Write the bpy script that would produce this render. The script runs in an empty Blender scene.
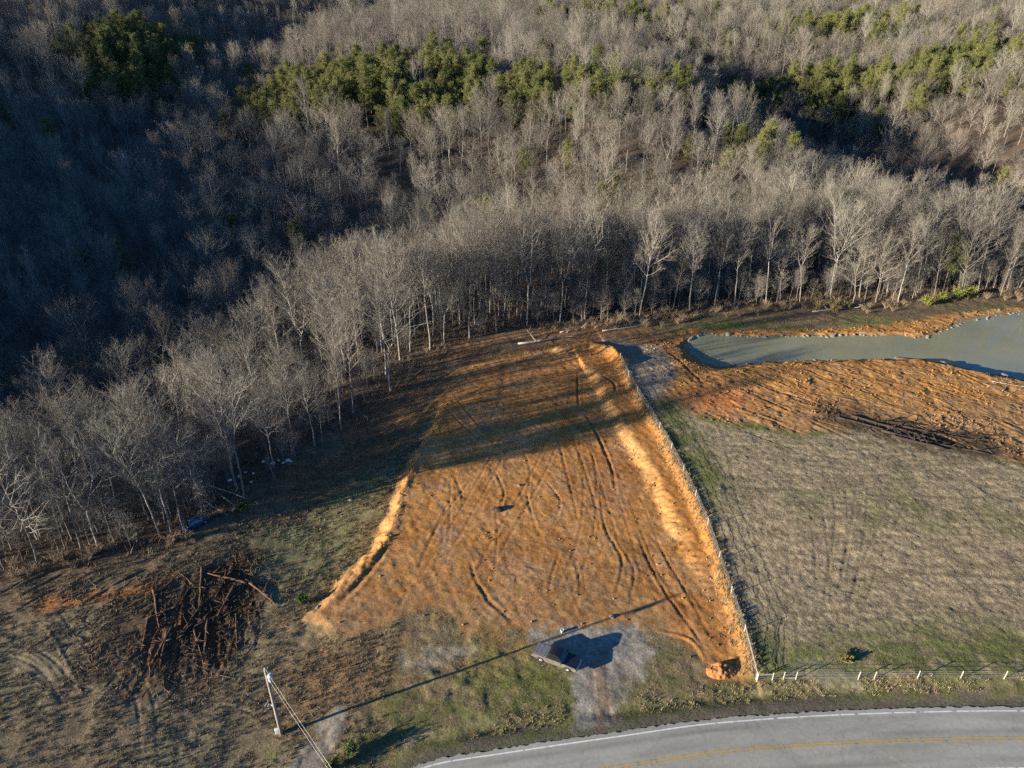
import bpy, math, random
import numpy as np
from mathutils import Vector, Quaternion

# ------------------------------------------------------------------ basics
scene = bpy.context.scene
COL = scene.collection
R = math.radians
rng = np.random.default_rng(7)
random.seed(7)

CAM_H, PITCH, FPX = 75.0, R(30.0), 720.0
SUN_AZ = math.atan2(-0.92, -0.39)      # clockwise from +Y
SUN_EL = R(11.4)

def U(u, v, z=0.0):
    """the ground point (at height z) seen at a photograph pixel: used to survey the layout"""
    x = (u - 512) / FPX; yd = (v - 384) / FPX
    s, c = math.sin(PITCH), math.cos(PITCH)
    t = (CAM_H - z) / (s + yd * c)
    return (x * t, t * (c - yd * s))

def P(pts, z=0.0):
    return np.array([U(u, v, z) for u, v in pts])

def project(x, y, z):
    s, c = math.sin(PITCH), math.cos(PITCH)
    f = y * c - (z - CAM_H) * s
    d = -(z - CAM_H) * c - y * s
    f = np.maximum(f, 1e-3)
    return 512 + FPX * x / f, 384 + FPX * d / f, f

# ------------------------------------------------------------------ numpy noise
def _hash(ix, iy, seed):
    h = (ix.astype(np.int64) * 374761393 + iy.astype(np.int64) * 668265263 + seed * 1442695041) & 0xFFFFFFFF
    h = ((h ^ (h >> 13)) * 1274126177) & 0xFFFFFFFF
    h = (h ^ (h >> 16)) & 0xFFFFFF
    return h / float(0xFFFFFF)

def vnoise(x, y, seed=0):
    ix = np.floor(x); iy = np.floor(y)
    fx = x - ix; fy = y - iy
    fx = fx * fx * fx * (fx * (fx * 6 - 15) + 10); fy = fy * fy * fy * (fy * (fy * 6 - 15) + 10)
    a = _hash(ix, iy, seed); b = _hash(ix + 1, iy, seed)
    c = _hash(ix, iy + 1, seed); d = _hash(ix + 1, iy + 1, seed)
    return (a + (b - a) * fx) * (1 - fy) + (c + (d - c) * fx) * fy

def fbm(x, y, seed=0, octv=4, gain=0.5):
    s = 0; a = 1; n = 0
    ca, sa = math.cos(0.6), math.sin(0.6)
    for i in range(octv):
        s = s + a * (vnoise(x, y, seed + i * 17) * 2 - 1); n += a
        x, y = (ca * x - sa * y) * 2.03 + 3.1, (sa * x + ca * y) * 2.03 + 7.7
        a *= gain
    return s / n

def sstep(a, b, x):
    t = np.clip((x - a) / (b - a), 0, 1)
    return t * t * (3 - 2 * t)

def mixc(c, m, col):
    return c * (1 - m[:, None]) + np.asarray(col)[None, :] * m[:, None] if np.ndim(col) == 1 else c * (1 - m[:, None]) + col * m[:, None]

def seg_dist(x, y, line):
    """(distance, signed side (+ = right of travel), arc parameter 0..1) to a polyline"""
    best = np.full(x.shape, 1e9); side = np.zeros(x.shape); arc = np.zeros(x.shape)
    L = np.hypot(*(np.diff(line, axis=0).T)); tot = L.sum(); acc = 0
    for i in range(len(line) - 1):
        ax, ay = line[i]; bx, by = line[i + 1]
        dx, dy = bx - ax, by - ay; l2 = dx * dx + dy * dy + 1e-9
        t = np.clip(((x - ax) * dx + (y - ay) * dy) / l2, 0, 1)
        px, py = ax + t * dx, ay + t * dy
        d = np.hypot(x - px, y - py)
        s = (x - ax) * dy - (y - ay) * dx
        m = d < best
        best = np.where(m, d, best); side = np.where(m, np.sign(s), side)
        arc = np.where(m, (acc + t * L[i]) / tot, arc); acc += L[i]
    return best, side, arc

def poly_sd(x, y, poly):
    """signed distance to a closed polygon, positive inside"""
    d, _, _ = seg_dist(x, y, np.vstack([poly, poly[:1]]))
    inside = np.zeros(x.shape, bool)
    n = len(poly)
    for i in range(n):
        x1, y1 = poly[i]; x2, y2 = poly[(i + 1) % n]
        if y1 == y2: continue
        c = ((y1 > y) != (y2 > y)) & (x < (x2 - x1) * (y - y1) / (y2 - y1) + x1)
        inside ^= c
    return np.where(inside, d, -d)

def smooth_line(pts, n=60):
    """Catmull-Rom through the points"""
    p = np.vstack([2 * pts[0] - pts[1], pts, 2 * pts[-1] - pts[-2]])
    out = []
    m = len(pts) - 1
    for k in range(n + 1):
        s = k / n * m; i = min(int(s), m - 1); t = s - i
        p0, p1, p2, p3 = p[i], p[i + 1], p[i + 2], p[i + 3]
        out.append(0.5 * ((2 * p1) + (-p0 + p2) * t + (2 * p0 - 5 * p1 + 4 * p2 - p3) * t * t + (-p0 + 3 * p1 - 3 * p2 + p3) * t ** 3))
    return np.array(out)

# ------------------------------------------------------------------ surveyed layout
FIELD_Z = 1.5
PAD = P([(314, 612), (338, 580), (372, 540), (390, 500), (404, 462), (428, 422), (446, 387), (476, 356), (520, 350), (560, 347), (590, 342), (614, 350),
         (628, 375), (645, 405), (668, 445), (693, 495), (714, 545), (737, 608), (754, 656), (742, 684), (712, 680), (694, 656), (668, 632), (645, 624), (600, 629),
         (530, 634), (470, 630), (430, 606), (380, 622), (345, 640)])
BANK = P([(585, 372), (604, 412), (640, 470), (668, 530), (700, 585), (728, 650)])          # foot of the cut bank
FENCE_S = P([(620, 362), (640, 398), (666, 440), (692, 490), (714, 540), (737, 605), (757, 666)], FIELD_Z)
LEFT = P([(470, 668), (400, 660), (340, 640), (322, 612), (352, 576), (386, 540), (403, 492), (416, 460), (440, 420), (455, 385)])
POND = P([(687, 345), (691, 338), (705, 335), (760, 337), (850, 336), (905, 336.5), (922, 339), (938, 334), (965, 322), (1000, 316), (1050, 312), (1120, 310),
          (1150, 345), (1110, 385), (1060, 388), (1024, 380), (985, 373), (950, 364), (920, 358), (900, 357.5), (850, 359), (800, 361), (765, 361), (745, 365), (720, 367), (700, 362), (690, 353)], -0.3)
POND_Z = -0.3
BANKAREA = P([(640, 350), (655, 336), (690, 325), (760, 328), (850, 325), (900, 319), (950, 310), (1040, 300), (1160, 298), (1180, 400), (1100, 480),
              (1024, 468), (960, 452), (890, 436), (868, 428), (800, 440), (770, 432), (735, 428), (700, 421), (668, 404), (648, 384)], 0.6)
FIELD = P([(660, 400), (700, 420), (735, 428), (770, 432), (800, 440), (868, 428), (890, 436), (960, 452), (1024, 468), (1150, 490), (1250, 690),
           (1024, 671), (900, 671), (757, 668), (737, 608), (714, 545), (693, 495), (668, 445)], FIELD_Z)
EDGE = P([(380, 790), (430, 766), (500, 754), (560, 745), (630, 735), (700, 725), (770, 719), (840, 715), (930, 712), (1024, 711), (1200, 713)], 0.3)  # white line
EDGE = np.vstack([[-60, 22], [-32, 34], EDGE, [100, 53], [160, 50]])
FRONT = P([(0, 575), (60, 566), (100, 556), (180, 536), (225, 508), (262, 492), (318, 440), (372, 402), (402, 372), (440, 345), (500, 330), (560, 326),
           (600, 322), (650, 318), (700, 309), (800, 304), (900, 302), (960, 296), (1024, 293)], -1.0)
OPEN = np.vstack([FRONT, [[190, 172], [420, 190], [420, -160], [-270, -160], [-270, -10], [-150, 55], [-100, 70]]])   # where no forest stands

def cumlen(line):
    return np.concatenate([[0], np.cumsum(np.hypot(*np.diff(line, axis=0).T))])

# white edge line -> road centre line
EDGE_S = smooth_line(EDGE, 160)
_t = np.gradient(EDGE_S, axis=0); _t /= np.hypot(_t[:, 0], _t[:, 1])[:, None]
NRM = np.stack([_t[:, 1], -_t[:, 0]], 1)          # towards the camera side
ROAD_C = EDGE_S + NRM * 3.45
ROAD_Z = 0.32

# ------------------------------------------------------------------ terrain: hills by thin plate spline
CTRL = np.array([
 (-120,30,-1),(-60,50,-1),(0,60,0),(60,60,1.2),(120,60,1.5),(-62,85,-2),(-30,112,-1.5),(0,130,0),(0,152,-1),(45,163,-1.2),(85,165,-1.2),(135,168,-1.5),
 (130,110,1.2),(60,110,1),(200,60,2),(220,150,0),(-200,20,2),(0,0,0),(0,-100,0),(200,-100,0),(-200,-100,2),
 (-140,110,-13),(-95,170,-16),(-52,205,-12),(0,203,-7),(60,195,-5),(140,190,-8),(240,190,-20),
 (-78,98,-5),(-46,136,-6),(-14,166,-4),(20,178,-4),
 (-60,240,-3),(0,240,3),(60,232,5),(0,280,13),(-40,290,13),(-20,320,20),
 (-123,300,9),(-77,330,23),(-60,380,30),(-110,400,29),(-85,440,38),
 (-140,360,7),(-128,470,18),(-150,440,20),(-160,300,4),
 (-192,400,35),(-182,350,22),(-230,430,40),(-240,360,30),
 (-150,240,-2),(-200,290,10),(-250,250,20),(-255,150,16),(-200,150,0),(-190,210,0),
 (-350,-80,18),(-350,0,38),(-350,60,57),(-350,130,67),(-350,200,66),(-350,300,56),(-370,420,70),(-410,370,80),(-400,600,88),(-450,100,66),(-500,300,78),(-420,0,42),
 (0,350,25),(30,420,31),(-20,480,37),(0,560,43),(0,700,60),(0,900,85),
 (40,372,34),(60,332,28),(82,290,18),(103,243,7),(124,208,-3),
 (92,410,10),(110,370,-4),(132,318,-14),(155,268,-20),(192,222,-22),
 (182,352,12),(210,300,6),(240,258,0),(200,450,32),(150,430,22),(125,490,33),(255,400,27),(300,300,20),(310,200,2),
 (200,600,46),(300,550,48),(400,700,70),(200,900,90),(-200,560,52),(-300,800,85),(300,900,90),(500,300,40),(500,0,10),(0,1200,110),(600,1200,120),(-600,1200,130),(-700,300,70),(-700,-200,40),(700,-200,20),(700,500,50)], float)

def _tps_fit(c):
    n = len(c); S = 100.0
    X = c[:, :2] / S
    r2 = ((X[:, None] - X[None]) ** 2).sum(-1)
    K = 0.5 * r2 * np.log(r2 + 1e-9) + np.eye(n) * 0.004
    Pm = np.hstack([np.ones((n, 1)), X])
    A = np.block([[K, Pm], [Pm.T, np.zeros((3, 3))]])
    w = np.linalg.solve(A, np.concatenate([c[:, 2], np.zeros(3)]))
    return X, w, S
_TX, _TW, _TS = _tps_fit(CTRL)

def tps(x, y):
    px, py = x / _TS, y / _TS
    out = _TW[-3] + _TW[-2] * px + _TW[-1] * py
    for i in range(len(_TX)):
        r2 = (px - _TX[i, 0]) ** 2 + (py - _TX[i, 1]) ** 2
        out = out + _TW[i] * 0.5 * r2 * np.log(r2 + 1e-9)
    return out

# named strokes on the ground: (pixels, width m, depth m (negative = rut), colour or None, colour strength)
ORANGE = (0.43, 0.205, 0.058); DKCLAY_SHADE = (0.19, 0.078, 0.028); YELLOW = (0.60, 0.35, 0.13); UMBER = (0.060, 0.030, 0.017)
STROKES = [
 ([(586,415),(600,440),(612,470),(616,492)], 0.55, -0.22, DKCLAY_SHADE, .8),
 ([(636,530),(648,560),(664,590),(690,626),(706,650)], 0.45, -0.15, DKCLAY_SHADE, .8),
 ([(655,540),(676,575),(694,606),(712,640)], 0.4, -0.12, DKCLAY_SHADE, .7),
 ([(386,548),(372,568),(352,590),(338,604)], 0.9, -0.25, DKCLAY_SHADE, .6),  # the berm's cast shadow painted dark, along a shallow rut
 ([(480,585),(488,600),(500,610),(510,620)], 0.6, -0.12, DKCLAY_SHADE, .4),
 ([(452,380),(500,372),(560,368),(640,378)], 0.5, -0.14, DKCLAY_SHADE, .4),
 ([(455,395),(470,415),(488,436)], 0.45, -0.15, DKCLAY_SHADE, .5),
 ([(440,400),(462,424),(480,440)], 0.45, -0.15, DKCLAY_SHADE, .5),
 ([(505,360),(503,385),(500,402)], 1.6, -0.12, DKCLAY_SHADE, .5),
 ([(578,372),(578,395),(579,408)], 0.5, -0.2, DKCLAY_SHADE, .7),
 ([(604,380),(614,388),(615,396)], 0.6, -0.25, DKCLAY_SHADE, .8),
 ([(450,500),(435,530),(420,560)], 0.4, -0.12, DKCLAY_SHADE, .4),
 ([(470,480),(445,515),(428,548),(415,575)], 0.35, -0.10, DKCLAY_SHADE, .35),
 ([(495,470),(504,492),(500,508)], 0.45, -0.15, DKCLAY_SHADE, .4),
 ([(545,480),(560,500),(556,520)], 0.4, -0.12, None, 0),
 ([(600,500),(606,530),(622,560),(616,595)], 0.5, -0.14, DKCLAY_SHADE, .3),
 ([(620,545),(634,570),(630,600)], 0.45, -0.12, DKCLAY_SHADE, .3),
 ([(560,550),(552,575),(548,595)], 0.4, -0.10, DKCLAY_SHADE, .3),
 ([(575,560),(580,585),(578,600)], 0.4, -0.10, DKCLAY_SHADE, .3),
 ([(655,630),(690,640),(706,662)], 0.5, 0.14, ORANGE, .6),
 ([(470,560),(476,580),(490,600)], 0.5, -0.14, DKCLAY_SHADE, .4),
 ([(520,440),(530,470),(528,500),(540,540)], 0.4, -0.08, None, 0),
 ([(570,430),(585,470),(600,520)], 0.5, -0.10, DKCLAY_SHADE, .3),
 ([(555,425),(566,470),(580,525)], 0.5, -0.10, DKCLAY_SHADE, .25),
 # graded lane between forest and pad
 ([(372,440),(410,400),(460,365),(520,345)], 0.9, -0.18, ORANGE, .5),
 ([(384,448),(425,406),(470,372)], 0.8, 0.20, ORANGE, .6),
 ([(400,380),(440,358),(500,338)], 0.8, 0.16, ORANGE, .5),
 ([(360,420),(400,385),(450,352),(520,334)], 0.7, -0.14, DKCLAY_SHADE, .4),
 # pale wheel tracks in the grass, far left
 ([(-10,648),(20,650),(45,665),(68,695)], 0.35, 0.10, (.23,.19,.12), .6),
 ([(-10,662),(15,667),(40,684),(58,704)], 0.35, 0.08, (.20,.17,.10), .5),
 ([(30,612),(52,636),(66,662),(80,690)], 0.4, 0.12, (.22,.18,.11), .6),
 # dirt bank by pond
 ([(668,355),(690,378),(705,392)], 0.7, -0.3, DKCLAY_SHADE, .6),
 ([(740,425),(772,412),(800,402)], 0.4, 0.25, ORANGE, .3),
]
STW = []
for pts, w, dz, colr, cs in STROKES:
    STW.append((smooth_line(P(pts), 14) if len(pts) > 2 else P(pts), w * .75, dz * .55, colr, cs))
# dozer gouges in the dark soil left of the pole
_r = random.Random(5)
for k in range(46):
    u0 = _r.uniform(150, 256); v0 = 566 + _r.uniform(-6, 40) + (250 - u0) * .12
    fan = (u0 - 250) * -0.22 + _r.gauss(0, 14)
    u1 = u0 - 8 + fan * _r.uniform(-.2, 1.2) + _r.uniform(-22, 8); v1 = v0 + _r.uniform(28, 92)
    um = (u0 + u1) / 2 + _r.uniform(-8, 8)
    STW.append((smooth_line(P([(u0, v0), (um, (v0 + v1) / 2), (u1, v1)]), 10), _r.uniform(.18, .5), _r.choice([-.11, -.08, .06, .09, -.05]), UMBER if _r.random() < .6 else (.15, .062, .026), .75))
for k in range(26):
    u0 = _r.uniform(40, 190); v0 = _r.uniform(562, 596); l = _r.uniform(20, 55)
    STW.append((P([(u0, v0), (u0 - l, v0 + l * .55)]), _r.uniform(.25, .5), _r.uniform(-.22, .2), (.13, .10, .06), .4))
# drag marks on the dirt beside the pond
for k in range(60):
    u0 = _r.uniform(700, 1010); v0 = 366 + _r.random() ** 1.3 * 70 + max(0, (u0 - 900) * .12); l = _r.uniform(15, 60)
    STW.append((P([(u0, v0), (u0 + l, v0 + l * _r.uniform(.25, .55))], .6), _r.uniform(.2, .55), _r.choice([-.10, -.08, .08, .07]), _r.choice([DKCLAY_SHADE, (.10, .055, .03), ORANGE, (.33, .17, .07)]), .4))
# dozer passes down the pad
for k in range(46):
    u0 = _r.uniform(425, 610); v0 = _r.uniform(395, 560); l = _r.uniform(30, 90); sl = _r.uniform(-.25, .55) + (u0 - 520) * .002
    STW.append((smooth_line(P([(u0, v0), (u0 + l * sl * .5 + _r.uniform(-5, 5), v0 + l * .5), (u0 + l * sl, v0 + l)]), 8), _r.uniform(.14, .34), _r.uniform(-.05, .03), _r.choice([DKCLAY_SHADE, ORANGE, (.50, .27, .11), None]), .32))
for k in range(30):
    u0 = _r.uniform(450, 600); v0 = _r.uniform(352, 440); l = _r.uniform(20, 70)
    STW.append((smooth_line(P([(u0, v0), (u0 + l * .5, v0 - l * .10 + _r.uniform(-4, 4)), (u0 + l, v0 - l * .24)]), 8), _r.uniform(.2, .5), _r.uniform(-.08, .05), _r.choice([DKCLAY_SHADE, None, (.14, .06, .024)]), .4))

# paired crawler tracks and tyre tracks (two parallel ruts)
def pair(px, gauge, w, dz, colr, cs, z=0.0):
    l = smooth_line(P(px, z), 24); t = np.gradient(l, axis=0); t /= np.hypot(t[:, 0], t[:, 1])[:, None]; nn = np.stack([t[:, 1], -t[:, 0]], 1)
    for sg in (-.5, .5): STW.append((l + nn * gauge * sg, w, dz, colr, cs))
for px, g, w_, dz in (
  ([(596,640),(600,680),(604,720),(612,748)], 1.7, .30, -.05), ([(470,600),(500,540),(540,470),(560,420),(566,380)], 2.1, .40, -.07),
  ([(420,590),(450,540),(490,470),(520,410),(530,365)], 2.1, .38, -.06), ([(560,600),(585,540),(590,480),(582,420)], 2.1, .38, -.06),
  ([(640,600),(625,540),(606,480),(590,430)], 2.1, .36, -.06), ([(690,640),(668,580),(645,525),(624,470)], 2.0, .34, -.05),
  ([(450,440),(500,425),(560,412),(620,405)], 2.1, .38, -.06), ([(455,405),(500,385),(560,380),(612,388)], 2.1, .38, -.07),
  ([(470,376),(490,392),(500,412),(480,436)], 2.0, .36, -.07), ([(400,600),(450,575),(520,570),(590,590)], 1.8, .30, -.05),
  ([(500,625),(540,590),(600,575),(650,590)], 1.8, .30, -.05), ([(430,560),(470,545),(530,545),(580,560)], 2.0, .30, -.04),
  ([(545,520),(575,505),(605,520),(600,550)], 2.0, .34, -.05)):
    pair(px, g, w_ * .8, dz * .6, (.22, .10, .042), .2)
for px in ([(-20,655),(20,652),(50,668),(72,702)], [(60,600),(90,640),(140,690),(150,760)], [(150,720),(190,700),(240,700),(280,720)]):
    pair(px, 1.7, .28, -.07, (.23, .185, .115), .5)
for px in ([(835,470),(842,520),(836,570),(832,620)], [(862,480),(858,530),(848,580),(842,622)], [(900,500),(876,550),(858,600),(850,630)], [(815,500),(822,550),(826,610)]):
    pair(px, 1.9, .30, -.04, (.16, .13, .08), .35, FIELD_Z)

def in_box(x, y, line, pad):
    return (x > line[:, 0].min() - pad) & (x < line[:, 0].max() + pad) & (y > line[:, 1].min() - pad) & (y < line[:, 1].max() + pad)

def masks(x, y):
    """soft masks (0..1) of the ground covers at the points"""
    wob = fbm(x * .35, y * .35, 3, 4) * 1.6
    wob2 = fbm(x * 1.1, y * 1.1, 9, 3) * .7
    m = {}
    m['pad_sd'] = poly_sd(x, y, PAD)
    m['pad'] = sstep(-.9, .9, m['pad_sd'] + wob * .8 + wob2)
    m['pond_sd'] = poly_sd(x, y, POND) + fbm(x * .5, y * .5, 55, 3) * .8
    m['bank'] = sstep(-1.2, 1.2, poly_sd(x, y, BANKAREA) + wob + wob2)
    m['field'] = sstep(-.8, .8, poly_sd(x, y, FIELD) + wob2 + wob * .5)
    m['open_sd'] = poly_sd(x, y, OPEN)
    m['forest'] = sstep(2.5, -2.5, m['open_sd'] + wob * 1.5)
    m['wob'] = wob; m['wob2'] = wob2
    return m

def height(x, y, m=None, fine=True):
    if m is None: m = masks(x, y)
    far = tps(x, y)
    far = far + fbm(x * .02, y * .02, 21, 3) * 3.0 * sstep(0, 60, -m['open_sd']) + fbm(x * .12, y * .12, 22, 3) * .5
    # open ground
    d, s, arc = seg_dist(x, y, BANK)
    fade = sstep(150, 132, y) * sstep(54, 62, y)
    sdb = -d * s
    n = np.zeros_like(x)
    n += 0.95 * sstep(-.4, 2.3, sdb + fbm(x * .45, y * .45, 61, 4) * .8) * sstep(150, 132, y) * (sstep(72, 90, y) * .85 + .15 * sstep(54, 62, y))
    d2, s2, _ = seg_dist(x, y, FENCE_S)
    sdf = -d2 * s2
    north = sstep(158, 140, y)
    n += 0.55 * sstep(-1.6, .2, sdf) * fade + 0.22 * np.exp(-(sdf + .1 + fbm(x * .4, y * .4, 65, 3) * .8) ** 2 / .6) * fade
    n += 0.9 * sstep(0, 25, sdf) * (1 - fade) * north * sstep(44, 60, y)
    n += 0.15 * sstep(0, 30, sdf)
    d3, s3, a3 = seg_dist(x, y, LEFT)
    sdl = d3 * s3                                   # + = right of the line = on the pad
    lf = sstep(1.0, .75, a3) * (1 - sstep(10, 28, d3)) * sstep(.12, .42, a3)
    sdl = sdl + fbm(x * .5, y * .5, 67, 4) * .9
    n -= 1.5 * sstep(.2, -2.6, sdl) * lf * (s3 < 0)
    n += 0.20 * np.exp(-(sdl + .1) ** 2 / .5) * lf * sstep(-.3, .3, fbm(x * .25, y * .25, 68, 3) + .1)
    rib = np.sin(cumlen(BANK)[-1] * arc * 2 * math.pi / 1.25 + fbm(x * .3, y * .3, 66, 3) * 4)
    n += rib * .09 * np.exp(-((sdb - 1.0) / 1.1) ** 2) * fade * sstep(70, 80, y)
    n -= 1.0 * sstep(25, 2, m['open_sd']) * sstep(70, 90, y)
    # back rim of the pad
    rim = P([(560, 349), (590, 344), (612, 352), (622, 368)])
    d4, s4, a4 = seg_dist(x, y, rim)
    n += 1.15 * np.exp(-d4 ** 2 / 2.2)
    w = sstep(-22, 0, m['open_sd'])
    h = far * (1 - w) + n * w
    if fine:
        wp = sstep(-3, 3, m['pad_sd'])
        rough = fbm(x * .45, y * .45, 31, 4)
        ax, ay = .42, -.91                       # along the bank
        al = x * ax + y * ay; ac = x * ay - y * ax
        streak = fbm(al * .12 + fbm(x * .1, y * .1, 5, 2) * 1.2, ac * 1.1, 33, 3)
        h = h + w * (wp * (streak * .03 + fbm(x * 1.2, y * 1.2, 35, 3) * .065 + rough * .03) + (1 - wp) * rough * .12)
        # field: clods and rows
        rowmix = sstep(28, 42, x)
        rows = fbm(x * .25, y * 1.5, 41, 3) * rowmix + fbm(x * 1.5, y * .2, 43, 3) * (1 - rowmix)
        h = h + m['field'] * (rows * .035 + fbm(x * 2.0, y * 2.0, 45, 3) * .07)
        # pond bank: diagonal drag streaks
        bx, by = .80, -.60
        bl = x * bx + y * by; bc = x * by - y * bx
        h = h + m['bank'] * w * (fbm(bl * .22, bc * .9, 47, 3) * .03 + fbm(x * .5, y * .5, 48, 5) * .16 + fbm(x * 1.8, y * 1.8, 46, 2) * .08)
        h = h + sstep(.35, .75, fbm(x * .2, y * .2, 49, 2) + .3) * (1 - wp) * (1 - m['field']) * w * fbm(x * .8, y * .8, 50, 3) * .14
        for line, wd, dz, _c, _s in STW:
            b = np.nonzero(in_box(x, y, line, wd * 3.5))[0]
            if len(b) == 0: continue
            d, _, a = seg_dist(x[b], y[b], line)
            taper = np.sin(np.clip(a, .0, 1) * math.pi) ** .4
            g = np.exp(-(d / (wd * .55)) ** 2) - .45 * np.exp(-((d - wd * 1.15) / (wd * .45)) ** 2)
            h[b] += dz * g * taper
    # pond basin
    sp = -m['pond_sd']
    h = np.minimum(h, np.where(sp < 6, POND_Z - .1 + .42 * sp, 99)) if True else h
    h = np.where(m['pond_sd'] > 0, np.maximum(h, POND_Z - 1.3), h)
    # road bed and ditch
    dr, sr, _ = seg_dist(x, y, ROAD_C)
    wr = sstep(7.0, 4.6, dr)
    ditch = np.exp(-((dr - 6.6) / .9) ** 2) * .28 * (sr < 0) * (1 - np.exp(-((x - 7.5) / 3.0) ** 2))
    h = h * (1 - wr) + (ROAD_Z - .10) * wr - ditch
    return h

def hz(x, y):
    return float(height(np.array([float(x)]), np.array([float(y)]))[0])

# ------------------------------------------------------------------ materials
def new_mat(name):
    m = bpy.data.materials.new(name); m.use_nodes = True
    nt = m.node_tree; b = nt.nodes['Principled BSDF']
    return m, nt, b

def simple_mat(name, col, rough=.8, metal=0, noise=0.25, scale=6.0, bump=0.0, spec=.3):
    m, nt, b = new_mat(name)
    b.inputs['Roughness'].default_value = rough; b.inputs['Metallic'].default_value = metal
    b.inputs['Specular IOR Level'].default_value = spec
    tc = nt.nodes.new('ShaderNodeTexCoord')
    n = nt.nodes.new('ShaderNodeTexNoise'); n.inputs['Scale'].default_value = scale; n.inputs['Detail'].default_value = 5
    nt.links.new(tc.outputs['Object'], n.inputs['Vector'])
    r = nt.nodes.new('ShaderNodeValToRGB')
    r.color_ramp.elements[0].position = .3; r.color_ramp.elements[1].position = .7
    r.color_ramp.elements[0].color = (*[c * (1 - noise) for c in col], 1); r.color_ramp.elements[1].color = (*[min(1, c * (1 + noise)) for c in col], 1)
    nt.links.new(n.outputs['Fac'], r.inputs['Fac']); nt.links.new(r.outputs['Color'], b.inputs['Base Color'])
    if bump:
        bp = nt.nodes.new('ShaderNodeBump'); bp.inputs['Strength'].default_value = bump; bp.inputs['Distance'].default_value = .05
        nt.links.new(n.outputs['Fac'], bp.inputs['Height']); nt.links.new(bp.outputs['Normal'], b.inputs['Normal'])
    return m

def earth_mat():
    m, nt, b = new_mat('earth')
    N = nt.nodes.new; L = nt.links.new
    b.inputs['Roughness'].default_value = .95; b.inputs['Specular IOR Level'].default_value = .12
    at = N('ShaderNodeAttribute'); at.attribute_name = 'tint'
    cl = N('ShaderNodeAttribute'); cl.attribute_name = 'clod'
    geo = N('ShaderNodeNewGeometry')
    n1 = N('ShaderNodeTexNoise'); n1.inputs['Scale'].default_value = 3.2; n1.inputs['Detail'].default_value = 6; n1.inputs['Roughness'].default_value = .7
    n2 = N('ShaderNodeTexNoise'); n2.inputs['Scale'].default_value = .8; n2.inputs['Detail'].default_value = 5
    L(geo.outputs['Position'], n1.inputs['Vector']); L(geo.outputs['Position'], n2.inputs['Vector'])
    mr = N('ShaderNodeMapRange'); mr.inputs['From Min'].default_value = .3; mr.inputs['From Max'].default_value = .7
    mr.inputs['To Min'].default_value = .62; mr.inputs['To Max'].default_value = 1.36
    L(n1.outputs['Fac'], mr.inputs['Value'])
    mr2 = N('ShaderNodeMapRange'); mr2.inputs['From Min'].default_value = .3; mr2.inputs['From Max'].default_value = .7
    mr2.inputs['To Min'].default_value = .84; mr2.inputs['To Max'].default_value = 1.16
    L(n2.outputs['Fac'], mr2.inputs['Value'])
    mu = N('ShaderNodeMath'); mu.operation = 'MULTIPLY'; L(mr.outputs[0], mu.inputs[0]); L(mr2.outputs[0], mu.inputs[1])
    vm = N('ShaderNodeVectorMath'); vm.operation = 'SCALE'; L(at.outputs['Color'], vm.inputs[0]); L(mu.outputs[0], vm.inputs['Scale'])
    L(vm.outputs[0], b.inputs['Base Color'])
    bp = N('ShaderNodeBump'); bp.inputs['Distance'].default_value = .22
    L(cl.outputs['Fac'], bp.inputs['Strength']); L(n1.outputs['Fac'], bp.inputs['Height']); L(bp.outputs['Normal'], b.inputs['Normal'])
    return m

def vary_mat(name, c1, c2, rough=.85, more=(), spec=.2):
    """wood / foliage: colour varies between whole plants (object random) and along the surface"""
    m, nt, b = new_mat(name); N = nt.nodes.new; L = nt.links.new
    b.inputs['Roughness'].default_value = rough; b.inputs['Specular IOR Level'].default_value = spec
    oi = N('ShaderNodeObjectInfo'); mx = N('ShaderNodeValToRGB'); cols = [c1, c2, *more]
    for i_ in range(len(cols) - 2): mx.color_ramp.elements.new(.5)
    for i_, c_ in enumerate(cols):
        mx.color_ramp.elements[i_].position = i_ / (len(cols) - 1); mx.color_ramp.elements[i_].color = (*c_, 1)
    L(oi.outputs['Random'], mx.inputs['Fac'])
    tc = N('ShaderNodeTexCoord'); n = N('ShaderNodeTexNoise'); n.inputs['Scale'].default_value = 1.2; n.inputs['Detail'].default_value = 4
    L(tc.outputs['Object'], n.inputs['Vector'])
    mr = N('ShaderNodeMapRange'); mr.inputs['From Min'].default_value = .3; mr.inputs['From Max'].default_value = .7
    mr.inputs['To Min'].default_value = .7; mr.inputs['To Max'].default_value = 1.3
    L(n.outputs['Fac'], mr.inputs['Value'])
    vm = N('ShaderNodeVectorMath'); vm.operation = 'SCALE'; L(mx.outputs['Color'], vm.inputs[0]); L(mr.outputs[0], vm.inputs['Scale'])
    L(vm.outputs[0], b.inputs['Base Color'])
    return m

def attr_mat(name, rough=.9):
    m, nt, b = new_mat(name); b.inputs['Roughness'].default_value = rough; b.inputs['Specular IOR Level'].default_value = .15
    at = nt.nodes.new('ShaderNodeAttribute'); at.attribute_name = 'tint'
    nt.links.new(at.outputs['Color'], b.inputs['Base Color'])
    return m

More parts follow.
